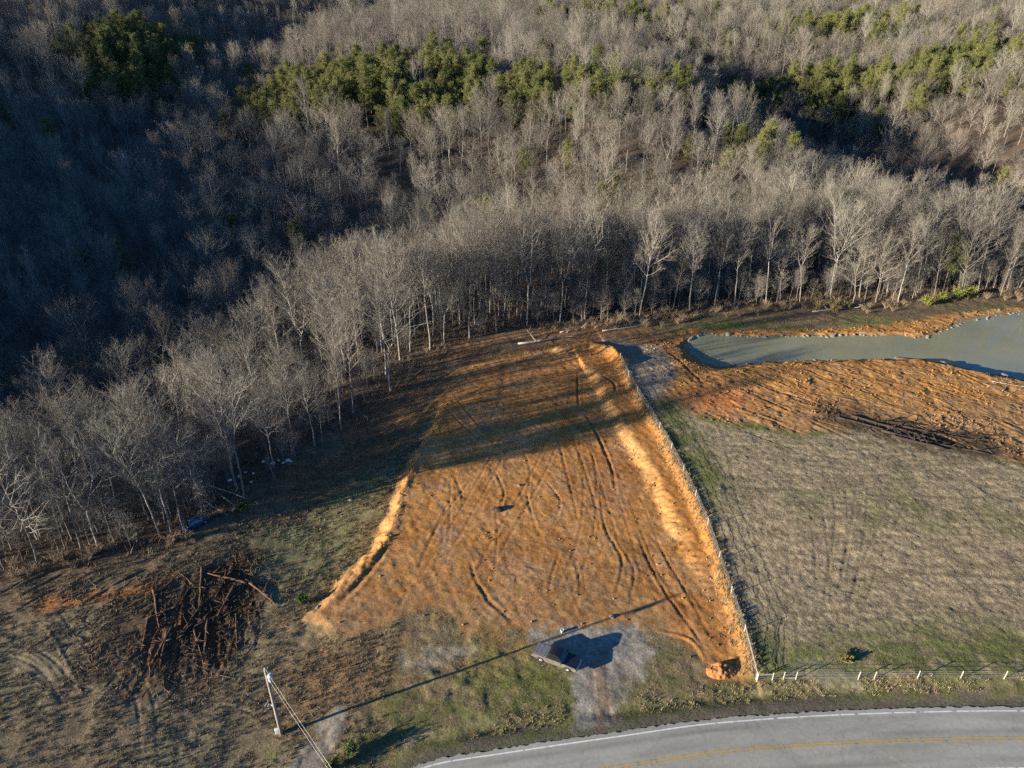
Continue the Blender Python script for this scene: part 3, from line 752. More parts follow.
# ------------------------------------------------------------------ road
def road():
    mt, nt, b = new_mat('asphalt'); N = nt.nodes.new; L = nt.links.new
    b.inputs['Roughness'].default_value = .85; b.inputs['Specular IOR Level'].default_value = .25
    at = N('ShaderNodeAttribute'); at.attribute_name = 'tint'
    geo = N('ShaderNodeNewGeometry'); n = N('ShaderNodeTexNoise'); n.inputs['Scale'].default_value = 2.2; n.inputs['Detail'].default_value = 7; n.inputs['Roughness'].default_value = .75
    L(geo.outputs['Position'], n.inputs['Vector'])
    mr = N('ShaderNodeMapRange'); mr.inputs['From Min'].default_value = .3; mr.inputs['From Max'].default_value = .7; mr.inputs['To Min'].default_value = .84; mr.inputs['To Max'].default_value = 1.14
    L(n.outputs['Fac'], mr.inputs['Value'])
    # fine cracks
    v = N('ShaderNodeTexVoronoi'); v.feature = 'DISTANCE_TO_EDGE'; v.inputs['Scale'].default_value = .23
    n2 = N('ShaderNodeTexNoise'); n2.inputs['Scale'].default_value = .9; n2.inputs['Detail'].default_value = 4
    L(geo.outputs['Position'], n2.inputs['Vector'])
    ad = N('ShaderNodeVectorMath'); ad.operation = 'MULTIPLY_ADD'; ad.inputs[1].default_value = (1.6, 1.6, 0)
    L(n2.outputs['Color'], ad.inputs[0]); L(geo.outputs['Position'], ad.inputs[2]); L(ad.outputs[0], v.inputs['Vector'])
    cr = N('ShaderNodeMapRange'); cr.inputs['From Min'].default_value = .0; cr.inputs['From Max'].default_value = .016; cr.inputs['To Min'].default_value = .85; cr.inputs['To Max'].default_value = 1
    L(v.outputs['Distance'], cr.inputs['Value'])
    mu = N('ShaderNodeMath'); mu.operation = 'MULTIPLY'; L(mr.outputs[0], mu.inputs[0]); L(cr.outputs[0], mu.inputs[1])
    vm = N('ShaderNodeVectorMath'); vm.operation = 'SCALE'; L(at.outputs['Color'], vm.inputs[0]); L(mu.outputs[0], vm.inputs['Scale']); L(vm.outputs[0], b.inputs['Base Color'])
    nA = 33
    offs = np.linspace(-4.0, 4.0, nA)          # metres from the centre line, + = towards the camera
    n = len(EDGE_S)
    cc = smooth_line(ROAD_C, 700)
    tt = np.gradient(cc, axis=0); tt /= np.hypot(tt[:, 0], tt[:, 1])[:, None]; nn = np.stack([tt[:, 1], -tt[:, 0]], 1)
    n = len(cc)
    ragged = np.zeros((n, nA)); ragged[:, 0] = fbm(np.arange(n) * .5, np.zeros(n), 71, 3) * .22; ragged[:, -1] = fbm(np.arange(n) * .5, np.ones(n) * 9, 72, 3) * .22
    O = offs[None, :] + ragged
    XY = cc[:, None] + nn[:, None] * O[..., None]
    Zr = ROAD_Z + .03 * (1 - (O / 4) ** 2)
    V = np.concatenate([XY, Zr[..., None]], -1).reshape(-1, 3)
    ii = np.arange(n * nA).reshape(n, nA)
    q = np.stack([ii[:-1, :-1], ii[:-1, 1:], ii[1:, 1:], ii[1:, :-1]], -1).reshape(-1, 4)
    q = q[:, ::-1]
    ln = cumlen(cc)[:, None] + O * 0
    wear = np.exp(-((np.abs(O) - .95) / .38) ** 2) + np.exp(-((np.abs(O) - 2.6) / .38) ** 2)
    patch = fbm(ln * .12, O * .8, 73, 4)
    tone = .335 * (1 + .22 * patch) * (1 - .26 * wear * sstep(-.3, .4, fbm(ln * .07, O * 2.0, 74, 3)))
    tone = tone * (1 - .25 * np.exp(-((O - 1.9) / .5) ** 2) * sstep(-.1, .3, fbm(ln * .05, O * .5, 75, 3)))
    tc = np.stack([tone, tone * .975, tone * .82], -1).reshape(-1, 3)
    o = mesh_np('road', V, q, mt, smooth=True, tint=tc); tag(o, 'worn grey asphalt two lane road', kind='structure')
    def strip(name, off, w, col, wear_amt, dash=None):
        nb = 4; oo = off + np.linspace(-w / 2, w / 2, nb)
        W = fbm(np.arange(n) * .9, np.full(n, off * 3), 76, 3)
        XY = cc[:, None] + nn[:, None] * (oo[None] + W[:, None] * .015)[..., None]
        V = np.concatenate([XY, (ROAD_Z + .03 * (1 - (oo / 4) ** 2) + .012)[None, :, None] * np.ones((n, 1, 1))], -1).reshape(-1, 3)
        jj = np.arange(n * nb).reshape(n, nb)
        q = np.stack([jj[:-1, :-1], jj[:-1, 1:], jj[1:, 1:], jj[1:, :-1]], -1).reshape(-1, 4)[:, ::-1]
        a = np.repeat(sstep(-.35, .1, fbm(np.arange(n) * .6, np.full(n, off), 77, 3) + .35 - wear_amt)[:, None], nb, 1).reshape(-1)
        tcol = a[:, None] * np.array(col) + (1 - a)[:, None] * np.array([.22, .21, .19])
        return mesh_np(name, V, q, mt, parent=o, tint=tcol)
    strip('white_edge_line', -3.45, .17, (.72, .71, .67), .05)
    strip('white_edge_line', 3.45, .17, (.72, .71, .67), .05)
    strip('yellow_centre_line', -.16, .13, (.48, .31, .085), .1)
    strip('yellow_centre_line', .16, .13, (.48, .31, .085), .1)
road()

# ------------------------------------------------------------------ tree makers
def unit(v): return v / (np.linalg.norm(v, axis=-1, keepdims=True) + 1e-9)

def tubes_np(paths, rads, sides):
    """many polylines of equal length -> verts, quads (vectorised)"""
    paths = np.asarray(paths); rads = np.asarray(rads); B, n, _ = paths.shape
    t = unit(np.gradient(paths, axis=1))
    ref = np.where(np.abs(t[..., 2:3]) < .9, np.array([0, 0, 1.]), np.array([1., 0, 0]))
    a = unit(np.cross(t, ref)); b = np.cross(t, a)
    ang = np.arange(sides) / sides * 2 * math.pi
    V = paths[:, :, None] + rads[:, :, None, None] * (np.cos(ang)[None, None, :, None] * a[:, :, None] + np.sin(ang)[None, None, :, None] * b[:, :, None])
    ii = np.arange(B * n * sides).reshape(B, n, sides); i2 = np.roll(ii, -1, 2)
    q = np.stack([ii[:, :-1], i2[:, :-1], i2[:, 1:], ii[:, 1:]], -1).reshape(-1, 4)
    return V.reshape(-1, 3), q

def twigs_np(base, dirs, length, width, r, bend=.25):
    """two-segment flat twigs: (verts, tris)"""
    n = len(base)
    sd = unit(np.cross(dirs, r.normal(size=(n, 3))))
    up = np.array([0, 0, 1.])
    mid = base + dirs * (length * .5)[:, None]
    tip = base + unit(dirs + up * bend + r.normal(size=(n, 3)) * .15) * length[:, None]
    w = width[:, None]
    V = np.stack([base - sd * w * .5, base + sd * w * .5, mid - sd * w * .38, mid + sd * w * .38, tip], 1).reshape(-1, 3)
    k = np.arange(n)[:, None] * 5
    F = np.concatenate([k + np.array([[0, 1, 3]]), k + np.array([[0, 3, 2]]), k + np.array([[2, 3, 4]])], 0)
    return V, F

def bare_tree(seed, H=24., cb=.42, spread=4.6, rise=50., fork=False, n1=26, n2=6, n3=7, n4=4, lod=0, lean=0.0, trunk_r=None, topfan=1.0):
    r = np.random.default_rng(seed)
    TV, TF, CV, CF, CT = [], [], [], [], []
    def addt(P_, R_, s, dst):
        V, q = tubes_np(P_, R_, s); return V, q
    r0 = trunk_r or .0072 * H
    npt = 14
    s = np.linspace(0, 1, npt)
    def leader(base, top, rr0, wob):
        w = np.cumsum(r.normal(size=(npt, 3)) * wob, axis=0); w -= np.linspace(0, 1, npt)[:, None] * w[-1]; w[:, 2] = 0
        p = base + (top - base) * s[:, None] + w
        return p
    leaders = []
    top = np.array([lean * H + r.normal() * .5, r.normal() * .5, H])
    if fork:
        fz = r.uniform(.32, .5)
        c = leader(np.zeros(3), np.array([lean * H * fz, 0, H * fz]), r0, .06)
        leaders.append((c, np.linspace(r0, r0 * .75, npt), False))
        a = r.uniform(0, 6.28)
        for k in range(2):
            tp = top + np.array([math.cos(a + k * 3.1), math.sin(a + k * 3.1), 0]) * spread * .45 + np.array([0, 0, -k * H * .06])
            p = leader(c[-1], tp, r0, .10)
            bulge = np.sin(s * math.pi) * spread * .12
            p[:, 0] += math.cos(a + k * 3.1) * bulge; p[:, 1] += math.sin(a + k * 3.1) * bulge
            leaders.append((p, np.linspace(r0 * .62, .025, npt), True))
    else:
        p = leader(np.zeros(3), top, r0, .10)
        rad = r0 * (1 - s) ** .8 + .02; rad[0] *= 1.35
        leaders.append((p, rad, True))
    P_ = np.array([l[0] for l in leaders]); R_ = np.array([l[1] for l in leaders])
    Vt, Ft = tubes_np(P_, R_, 7 if not lod else 5)
    # limbs
    b1p, b1r = [], []; L1 = []
    cand = [l for l in leaders if l[2]]
    for li, (p, rad, _) in enumerate(cand):
        nn = int(n1 / len(cand))
        for i in range(nn):
            t = (cb + (1 - cb) * (i + r.random()) / nn) if not fork else (max(.05, (cb - .35)) + (1 - max(.05, cb - .35)) * (i + r.random()) / nn)
            t = min(t, .985); q = t * (npt - 1); k = int(q); f = q - k
            base = p[k] * (1 - f) + p[min(k + 1, npt - 1)] * f; br = rad[k]
            tt = np.clip((base[2] / H - cb) / (1 - cb), 0, 1)
            prof = (.45 + 1.0 * math.sin(math.pi * (.16 + .66 * tt)) ** 1.0) * (1 - .35 * tt)
            Ln = spread * prof * r.uniform(.7, 1.2) * (topfan if tt > .7 else 1)
            az = i * 2.399 + r.normal() * .5 + li * 1.5
            el = R(rise + tt * 20 + r.normal() * 8)
            d = np.array([math.cos(az) * math.cos(el), math.sin(az) * math.cos(el), math.sin(el)])
            u = np.linspace(0, 1, 6)
            path = base + d * Ln * u[:, None] + np.array([0, 0, 1]) * (Ln * .16 * u ** 2)[:, None] + np.cumsum(r.normal(size=(6, 3)) * .05 * Ln * .3, 0) * (u > 0)[:, None]
            b1p.append(path); b1r.append(np.linspace(min(br * .55, .018 * Ln + .02), .018, 6)); L1.append(Ln)
    # a few dead stubs down the trunk
    b1p = np.array(b1p); b1r = np.array(b1r); L1 = np.array(L1)
    V1, F1 = tubes_np(b1p, b1r, 4 if not lod else 3)
    # second order
    nb = len(b1p); tt = np.tile((np.arange(n2) + .5) / n2, nb) * .8 + .2 + r.normal(size=nb * n2) * .04; tt = np.clip(tt, .12, .99)
    bi = np.repeat(np.arange(nb), n2); q = tt * 5; k = np.minimum(q.astype(int), 4); f = (q - k)[:, None]
    base = b1p[bi, k] * (1 - f) + b1p[bi, k + 1] * f
    dd = unit(b1p[bi, k + 1] - b1p[bi, k])
    side = unit(np.cross(dd, r.normal(size=dd.shape)))
    d2 = unit(dd * .75 + side * .75 + np.array([0, 0, .18]))
    L2 = L1[bi] * .50 * (1.15 - .6 * tt) * r.uniform(.7, 1.3, len(bi)) + .3
    u = np.linspace(0, 1, 4)
    p2 = base[:, None] + d2[:, None] * (L2[:, None] * u)[..., None] + np.array([0, 0, 1.]) * (.14 * L2[:, None] * u ** 2)[..., None]
    r2 = np.linspace(1, .35, 4)[None] * (.012 + .010 * L2)[:, None]
    V2, F2 = tubes_np(p2, r2, 3)
    wk = 1.0 if not lod else 1.9
    # third order twigs along the second
    bi = np.repeat(np.arange(len(p2)), n3); tt = r.uniform(.1, 1, len(bi)); q = tt * 3; k = np.minimum(q.astype(int), 2); f = (q - k)[:, None]
    base = p2[bi, k] * (1 - f) + p2[bi, k + 1] * f
    dd = unit(p2[bi, k + 1] - p2[bi, k]); side = unit(np.cross(dd, r.normal(size=dd.shape)))
    d3 = unit(dd * .7 + side * .8 + np.array([0, 0, .25])); l3 = r.uniform(.6, 1.35, len(bi)) * (1.25 - .5 * tt)
    V3, F3 = twigs_np(base, d3, l3, np.full(len(bi), .026 * wk), r)
    # finest
    bi = np.repeat(np.arange(len(base)), n4); tt = r.uniform(.2, 1, len(bi))[:, None]
    b4 = base[bi] + d3[bi] * l3[bi][:, None] * tt; side = unit(np.cross(d3[bi], r.normal(size=(len(bi), 3))))
    d4 = unit(d3[bi] * .7 + side * .8 + np.array([0, 0, .25]))
    V4, F4 = twigs_np(b4, d4, r.uniform(.35, .8, len(bi)), np.full(len(bi), .016 * wk), r)
    CVs = [V1, V2, V3, V4]; o = np.cumsum([0] + [len(v) for v in CVs])
    quads_ = np.concatenate([F1 + o[0], F2 + o[1]]); tris = np.concatenate([F3 + o[2], F4 + o[3]])
    fm = np.concatenate([np.zeros(len(F1), int), np.ones(len(F2) + len(tris), int)])
    return (Vt, Ft), (np.vstack(CVs), [quads_, tris], fm)

def make_tree(name, geo, mats=(None, None)):
    (Vt, Ft), (Vc, Fc, fm) = geo
    e = empty(name, (0, 0, 0))
    mesh_np('trunk', Vt, Ft, mats[0] or M['bark'], smooth=True, parent=e)
    mesh_np('crown', Vc, Fc, [mats[0] or M['bark'], mats[1] or M['twig']], fmat=fm, parent=e)
    return e

def pine_tree(seed, H=20., cb=.35, spread=3.2, lod=0):
    r = np.random.default_rng(seed); npt = 10; s = np.linspace(0, 1, npt)
    p = np.stack([np.cumsum(r.normal(size=npt) * .06), np.cumsum(r.normal(size=npt) * .06), s * H], 1)
    Vt, Ft = tubes_np([p], [(.011 * H) * (1 - s) ** .8 + .02], 6)
    bp, br, Ls = [], [], []
    nb = 56 if not lod else 34
    for i in range(nb):
        t = cb + (1 - cb) * (i + r.random()) / nb; q = min(t, .99) * (npt - 1); k = int(q); base = p[k] * (1 - (q - k)) + p[min(k + 1, npt - 1)] * (q - k)
        tt = (t - cb) / (1 - cb); Ln = spread * (1.04 - tt) ** .42 * (.60 + .40 * min(1, tt * 3 + .2)) * r.uniform(.55, 1.25) + .25
        az = i * 2.399 + r.normal() * .4; el = R(8 + 45 * tt + r.normal() * 10)
        d = np.array([math.cos(az) * math.cos(el), math.sin(az) * math.cos(el), math.sin(el)]); u = np.linspace(0, 1, 5)
        bp.append(base + d * Ln * u[:, None] + np.array([0, 0, 1]) * (.12 * Ln * u ** 2)[:, None]); br.append(np.linspace(.05, .015, 5)); Ls.append(Ln)
    V1, F1 = tubes_np(bp, br, 3); bp = np.array(bp)
    # needle sprays
    per = 30 if not lod else 14
    bi = np.repeat(np.arange(nb), per); tt = r.uniform(.3, 1.02, len(bi)); q = np.clip(tt, 0, .999) * 4; k = q.astype(int); f = (q - k)[:, None]
    base = bp[bi, k] * (1 - f) + bp[bi, k + 1] * f + r.normal(size=(len(bi), 3)) * np.array([.38, .38, .26])
    sp = 9; bi2 = np.repeat(np.arange(len(base)), sp)
    d = unit(r.normal(size=(len(bi2), 3)) + np.array([0, 0, .5])); ln = r.uniform(.22, .48, len(bi2)) * (1 if not lod else 1.5)
    V2, F2 = twigs_np(base[bi2] + r.normal(size=(len(bi2), 3)) * .08, d, ln, np.full(len(bi2), .075 if not lod else .14), r, .1)
    Vc = np.vstack([V1, V2]); fm = np.concatenate([np.zeros(len(F1), int), np.ones(len(F2), int)])
    return (Vt, Ft), (Vc, [F1, F2 + len(V1)], fm)

# variants: near set
KINDS = [  # (look words, args)
 ('slender straight', dict(H=25, cb=.46, spread=4.6, rise=48)),
 ('tall oval crowned', dict(H=26, cb=.40, spread=5.4, rise=46)),
 ('twin stemmed', dict(H=24, cb=.50, spread=5.4, rise=44, fork=True)),
 ('broad crowned', dict(H=22, cb=.32, spread=7.0, rise=36)),
 ('round topped', dict(H=24, cb=.50, spread=5.8, rise=42, topfan=1.15)),
 ('short spreading', dict(H=18, cb=.26, spread=6.2, rise=34)),
 ('leaning', dict(H=23, cb=.42, spread=5.0, rise=46, lean=.07)),
 ('pale forked', dict(H=25, cb=.48, spread=6.2, rise=40, fork=True)),
]
protos = []
for i, (w, a) in enumerate(KINDS):
    protos.append(make_tree('bare_tree', bare_tree(100 + i, **a), (M['pale_bark'], None) if w.startswith('pale') else (None, None)))
PINES = [make_tree('pine_tree', pine_tree(300 + i, H=h, cb=c, spread=s_), (M['pine_bark'], M['needle'])) for i, (h, c, s_) in enumerate(((15.5, .22, 5.0), (13, .12, 5.0), (18, .38, 4.6)))]

# ------------------------------------------------------------------ place the trees
class Sites:
    def __init__(s, cell): s.c = cell; s.g = {}
    def ok(s, x, y, d):
        i, j = int(x // s.c), int(y // s.c)
        for a in (-1, 0, 1):
            for b in (-1, 0, 1):
                for (px, py) in s.g.get((i + a, j + b), ()):
                    if (px - x) ** 2 + (py - y) ** 2 < d * d: return False
        return True
    def put(s, x, y): s.g.setdefault((int(x // s.c), int(y // s.c)), []).append((x, y))

sites = Sites(8.0)
TREES = []     # x, y, kind, scale, rot
def fixed(u, v, k, sc, z=-1.0, rot=None):
    x, y = U(u, v, z); TREES.append((x, y, k, sc, random.uniform(0, 6.28) if rot is None else rot, True)); sites.put(x, y)
for a in ((100, 552, 7, .80), (84, 556, 6, .85), (40, 566, 3, .85), (172, 535, 1, .85), (186, 532, 0, .82), (163, 540, 4, .72), (245, 498, 2, .95), (236, 486, 1, .9),
          (390, 390, 7, .98), (342, 402, 1, .95), (430, 350, 0, 1.0), (497, 332, 4, 1.02), (470, 338, 1, .98), (527, 325, 7, 1.0), (560, 322, 2, .98), (585, 319, 4, .95),
          (876, 303, 3, .82), (852, 303, 5, .95), (766, 304, 0, .9), (735, 306, 1, .86), (800, 302, 2, .75), (960, 298, 3, .8), (1000, 297, 6, .85), (690, 311, 0, .9), (640, 318, 1, .92)):
    fixed(*a)
n_try = 0
def forest_ok(x, y): return True
rt = np.random.default_rng(12)
# candidates: denser near the open edge
N1 = 26000
cx_ = rt.uniform(-170, 210, N1); cy_ = rt.uniform(40, 235, N1)
N2 = 60000
cx_ = np.concatenate([cx_, rt.uniform(-440, 440, N2)]); cy_ = np.concatenate([cy_, rt.uniform(-60, 700, N2)])
sd_ = poly_sd(cx_, cy_, OPEN) + fbm(cx_ * .12, cy_ * .12, 202, 3) * 4
pd_ = poly_sd(cx_, cy_, POND); bk_ = poly_sd(cx_, cy_, BANKAREA)
spn = fbm(cx_ * .012, cy_ * .012, 201, 3)
PINE_C = [(-77, 335, 38, 30), (-45, 352, 32, 22), (-100, 352, 24, 18), (-192, 402, 26, 34), (-182, 365, 18, 26), (-12, 330, 22, 14), (10, 310, 14, 14), (30, 300, 12, 12), (-30, 310, 22, 14),
          (95, 390, 36, 14), (140, 400, 30, 14), (175, 385, 26, 16), (205, 380, 26, 16), (65, 365, 14, 14), (240, 400, 30, 18), (60, 300, 9, 9), (85, 262, 9, 9), (120, 330, 10, 8), (150, 250, 8, 8), (200, 480, 40, 18), (60, 520, 40, 14)]
PINE_SITES = []
for i in range(len(cx_)):
    x, y = float(cx_[i]), float(cy_[i])
    if sd_[i] > -.5 or bk_[i] > -3: continue
    ex = abs(x) - (.72 * max(y, 0) + 60)
    if ex > 0 and not (x < 0 and -420 < x and -60 < y < 420): continue
    dist = math.hypot(x, y)
    near = -sd_[i]
    pw = max((math.exp(-(((x - a) / c) ** 2 + ((y - b) / d) ** 2)) for a, b, c, d in PINE_C))
    gap = (4.0 if near < 22 and dist < 240 else 4.3 if dist < 260 else 4.8) + max(0, spn[i]) * (2.0 if dist < 215 else .9) + rt.random() * 1.2
    if ex > 0: gap = 8.0
    ispine = dist > 215 and (rt.random() < sstep(.10, .55, np.array(pw)) or rt.random() < (.04 if x > 0 and y > 225 else .012))
    if -105 < x < -8 and 84 < y < 142 and near > 2.5: gap = 8.5 if x > -62 else 5.6
    if ispine: gap = 3.8
    if not sites.ok(x, y, gap): continue
    sites.put(x, y)
    if ispine: PINE_SITES.append((x, y))
    else:
        if near < 30 and dist < 240: k = int(rt.choice([0, 0, 1, 1, 2, 4, 4, 6, 7, 3])); sc = rt.uniform(.78, 1.06)
        else: k = int(rt.choice([1, 2, 3, 3, 3, 4, 5, 5, 5, 7])); sc = rt.uniform(.50, .84)
        if rt.random() < .15: sc *= .65
        if x < 0 and y < 175 and near < 60: sc *= float(np.interp(x, [-75, -15], [.78, .95])) if y < 126 else 1.0
        TREES.append((x, y, k, sc, rt.uniform(0, 6.28), False))
sap = np.random.default_rng(31)
for _ in range(9000):
    x, y = sap.uniform(-140, 190), sap.uniform(66, 215)
    sdv = float(poly_sd(np.array([x]), np.array([y]), OPEN)[0])
    if sdv > .5 or sdv < -32 or float(poly_sd(np.array([x]), np.array([y]), BANKAREA)[0]) > -2.5: continue
    if abs(x) > .74 * y + 20 or not sites.ok(x, y, 1.6) or (-48 < x < 14 and sap.random() < .75): continue
    sites.put(x, y); TREES.append((x, y, int(sap.choice([3, 5, 5, 6, 0])), sap.uniform(.20, .42), sap.uniform(0, 6.28), False))
    if len(TREES) > 60000: break
print('trees', len(TREES), 'pines', len(PINE_SITES))
TA = np.array([(t[0], t[1], t[2], t[3], t[4], t[5]) for t in TREES])
tz = gz_at(TA[:, 0], TA[:, 1])
uu, vv, ff_ = project(TA[:, 0], TA[:, 1], tz + 24 * .6 * TA[:, 3])
inframe = (uu > -15) & (uu < 1039) & (vv > -15) & (vv < 783)
score = np.where(inframe, ff_, 1e9) - TA[:, 5] * 200 + (TA[:, 3] < .45) * 1e8
order = np.argsort(score)
singles = order[:296]
single_set = set(singles.tolist())
edge_sd = poly_sd(TA[:, 0], TA[:, 1], OPEN)

ORD = ['first', 'second', 'third', 'fourth', 'fifth', 'sixth', 'seventh', 'eighth', 'ninth', 'tenth', 'eleventh', 'twelfth', 'thirteenth', 'fourteenth', 'fifteenth', 'sixteenth', 'seventeenth', 'eighteenth', 'nineteenth', 'twentieth']
def zone_of(u, v):
    if u < 130: return "left of the blue car"
    if u < 232: return "near the blue car"
    if u < 330: return "beside the shaded grass"
    if u < 440: return "along the dirt lane"
    if u < 560: return "behind the clay pad"
    if u < 680: return "between pad and pond"
    if u < 800: return "behind the pond's narrow end"
    if u < 920: return "behind the pond's waist"
    return "behind the pond's wide end"
used_proto = [False] * 8
bu, bv, _ = project(TA[:, 0], TA[:, 1], tz)
rowdepth = -edge_sd[singles]
counts = {}
for i in sorted(singles.tolist(), key=lambda q: bu[q]):
    x, y, k, sc, rot, _ = TA[i]; k = int(k)
    if not used_proto[k]: e = protos[k]; used_proto[k] = True
    else: e = copy_tree(protos[k])
    e.location = (x, y, tz[i] - .1); e.scale = (sc * rt.uniform(.85, 1.15),) * 2 + (sc * rt.uniform(.86, 1.1),)
    tilt = -.10 * sstep(600, 760, np.array(bu[i])) + rt.normal() * .035
    e.rotation_euler = (Quaternion((0, 1, 0), float(tilt)) @ Quaternion((1, 0, 0), float(rt.normal() * .035)) @ Quaternion((0, 0, 1), rot)).to_euler()
    zn = zone_of(bu[i], bv[i])
    d = -edge_sd[i]
    row = 'front row' if d < 5 else 'second row' if d < 12 else 'deep row'
    key = (zn, row); counts[key] = counts.get(key, 0) + 1
    e['category'] = 'tree'; e['group'] = 'bare trees of the near wood'
    e['_k'] = KINDS[k][0]; e['_z'] = zn; e['_r'] = row; e['_n'] = counts[key]
    used = e
for o in list(COL.objects):
    if '_k' in o:
        n = o['_n']; ordw = ORD[n - 1] if n <= len(ORD) else None
        rw = {'front row': 'front', 'second row': 'second', 'deep row': 'deep'}[o['_r']]
        o['label'] = f"{o['_k']} bare tree, " + (f"{ordw} from left in {rw} row {o['_z']}" if ordw else f"right part of {rw} rows {o['_z']}")
        for q in ('_k', '_z', '_r', '_n'): del o[q]
for k in range(8):
    if not used_proto[k]: print('unused proto', k)

# pines: up to 300 nearest in frame as things
PA = np.array(PINE_SITES); pz = gz_at(PA[:, 0], PA[:, 1])
pu, pv, pf = project(PA[:, 0], PA[:, 1], pz + 12)
pin = (pu > -10) & (pu < 1034) & (pv > -10)
po = np.argsort(np.where(pin, pf, 1e9)); po = [i for i in po if pin[i]][:290]
pcount = {}
def pine_zone(x, y):
    if x < -140: return 'in the far left hill stand', 'pines on the far left hill'
    if x < -20: return 'in the middle spur stand', 'pines on the middle spur'
    if x < 70: return 'among bare trees mid slope', 'pines on the middle slope'
    return 'in the right hill band', 'pines on the right hill'
rp = np.random.default_rng(4)
nuse = [0, 0, 0]
SZ = ['squat', 'mid sized', 'tall']; 
for i in po:
    k = int(rp.integers(0, 3)); e = PINES[k] if nuse[k] == 0 else copy_tree(PINES[k]); nuse[k] += 1
    sc = rp.uniform(.68, 1.05)
    e.location = (PA[i, 0], PA[i, 1], pz[i] - .1); e.rotation_euler = (0, 0, rp.uniform(0, 6.28)); e.scale = (sc,) * 3
    zn, gp = pine_zone(PA[i, 0], PA[i, 1])
    lk = ['full crowned green pine', 'squat bushy green pine', 'tall green pine with bare lower trunk'][k]
    e['label'] = f"{lk} {zn}"; e['category'] = 'tree'; e['group'] = gp
print('pines as things', len(po))

# the rest of the wood: one object, trees set on points
def woodland(name, sel, geos, label):
    """geometry nodes: a point per tree, one of the far variants on each"""
    srcs = geos
    pts = bpy.data.meshes.new(name)
    n = len(sel)
    pts.vertices.add(n); V = np.stack([TA[sel, 0], TA[sel, 1], tz[sel] - .1], 1).astype(np.float32); pts.vertices.foreach_set('co', V.ravel())
    def attr(nm, ty, vals):
        a = pts.attributes.new(nm, ty, 'POINT'); a.data.foreach_set('value', vals)
    attr('variant', 'INT', TA[sel, 2].astype(np.int32)); a_ = pts.attributes.new('size', 'FLOAT_VECTOR', 'POINT'); rz_ = np.random.default_rng(8); wd_ = rz_.uniform(.82, 1.22, n); ht_ = rz_.uniform(.82, 1.15, n); a_.data.foreach_set('vector', np.stack([TA[sel, 3] * wd_, TA[sel, 3] * wd_, TA[sel, 3] * ht_], 1).astype(np.float32).ravel()); attr('turn', 'FLOAT', TA[sel, 4].astype(np.float32))
    o = bpy.data.objects.new(name, pts); COL.objects.link(o)
    ng = bpy.data.node_groups.new(name, 'GeometryNodeTree')
    ng.interface.new_socket('Geometry', in_out='INPUT', socket_type='NodeSocketGeometry'); ng.interface.new_socket('Geometry', in_out='OUTPUT', socket_type='NodeSocketGeometry')
    N = ng.nodes.new; L = ng.links.new
    gi = N('NodeGroupInput'); go = N('NodeGroupOutput')
    def named(nm, ty):
        q = N('GeometryNodeInputNamedAttribute'); q.data_type = ty; q.inputs['Name'].default_value = nm; return [k for k in q.outputs if k.enabled and k.name == 'Attribute'][0]
    final = N('GeometryNodeJoinGeometry')
    tv = named('variant', 'INT'); ts = named('size', 'FLOAT_VECTOR'); tr = named('turn', 'FLOAT')
    cx = N('ShaderNodeCombineXYZ'); L(tr, cx.inputs['Z'])
    for k, ob in enumerate(srcs):
        cmp_ = N('FunctionNodeCompare'); cmp_.data_type = 'INT'; cmp_.operation = 'EQUAL'; L(tv, cmp_.inputs[2]); cmp_.inputs[3].default_value = k
        for child in ob.children:
            oi = N('GeometryNodeObjectInfo'); oi.inputs['Object'].default_value = child; oi.inputs['As Instance'].default_value = True; oi.transform_space = 'ORIGINAL'
            ip = N('GeometryNodeInstanceOnPoints'); L(gi.outputs[0], ip.inputs['Points']); L(cmp_.outputs[0], ip.inputs['Selection']); L(oi.outputs['Geometry'], ip.inputs['Instance'])
            L(cx.outputs[0], ip.inputs['Rotation']); L(ts, ip.inputs['Scale'])
            L(ip.outputs[0], final.inputs[0])
    L(final.outputs[0], go.inputs[0])
    md = o.modifiers.new('trees', 'NODES'); md.node_group = ng
    tag(o, label, kind='stuff')
    return o

more = [i for i in range(len(PA)) if i not in set(po)]
n0 = len(TA)
TA = np.vstack([TA, [(PA[i, 0], PA[i, 1], 8 + i % 3, rp.uniform(.68, 1.05), rp.uniform(0, 6.28), 0) for i in more]]); tz = np.concatenate([tz, pz[more]])
rest = np.array([i for i in range(n0) if i not in single_set] + list(range(n0, len(TA))))
woodland('woodland', rest, protos + PINES, 'grey leafless winter woodland covering the hills')


# ------------------------------------------------------------------ vehicles
def extrude_profile(prof, hw, mi_side=0, mi_top=0, mb=None, inset=0.0, ztaper=None):
    """closed side profile (x, z) -> solid across y in [-hw, hw]; caps as n-gons"""
    mb = mb or MB(); n = len(prof)
    def yy(z): return hw - (inset * max(0, (z - ztaper[0]) / (ztaper[1] - ztaper[0])) if ztaper else 0)
    V = [(x, -yy(z), z) for x, z in prof] + [(x, yy(z), z) for x, z in prof]
    fs = []; mis = []
    for i in range(n):
        j = (i + 1) % n; fs.append((i, j, n + j, n + i))
        dx, dz = prof[j][0] - prof[i][0], prof[j][1] - prof[i][1]
        mis.append(mi_side if abs(dz) > abs(dx) * 1.2 else mi_top)
    mb.add(V, fs); mb.mi[-n:] = mis
    mb.add(V, [tuple(range(n)), tuple(range(2 * n - 1, n - 1, -1))], mi_side)
    return mb

def arch(cx, r, z0, k=7):
    """wheel arch points from rear to front along the bottom edge"""
    a0 = math.asin(min(.99, (z0 - .40) / r)) if z0 > .40 else 0
    return [(cx - r * math.cos(t), .40 + r * math.sin(t)) for t in np.linspace(max(a0, .05), math.pi - max(a0, .05), k)]

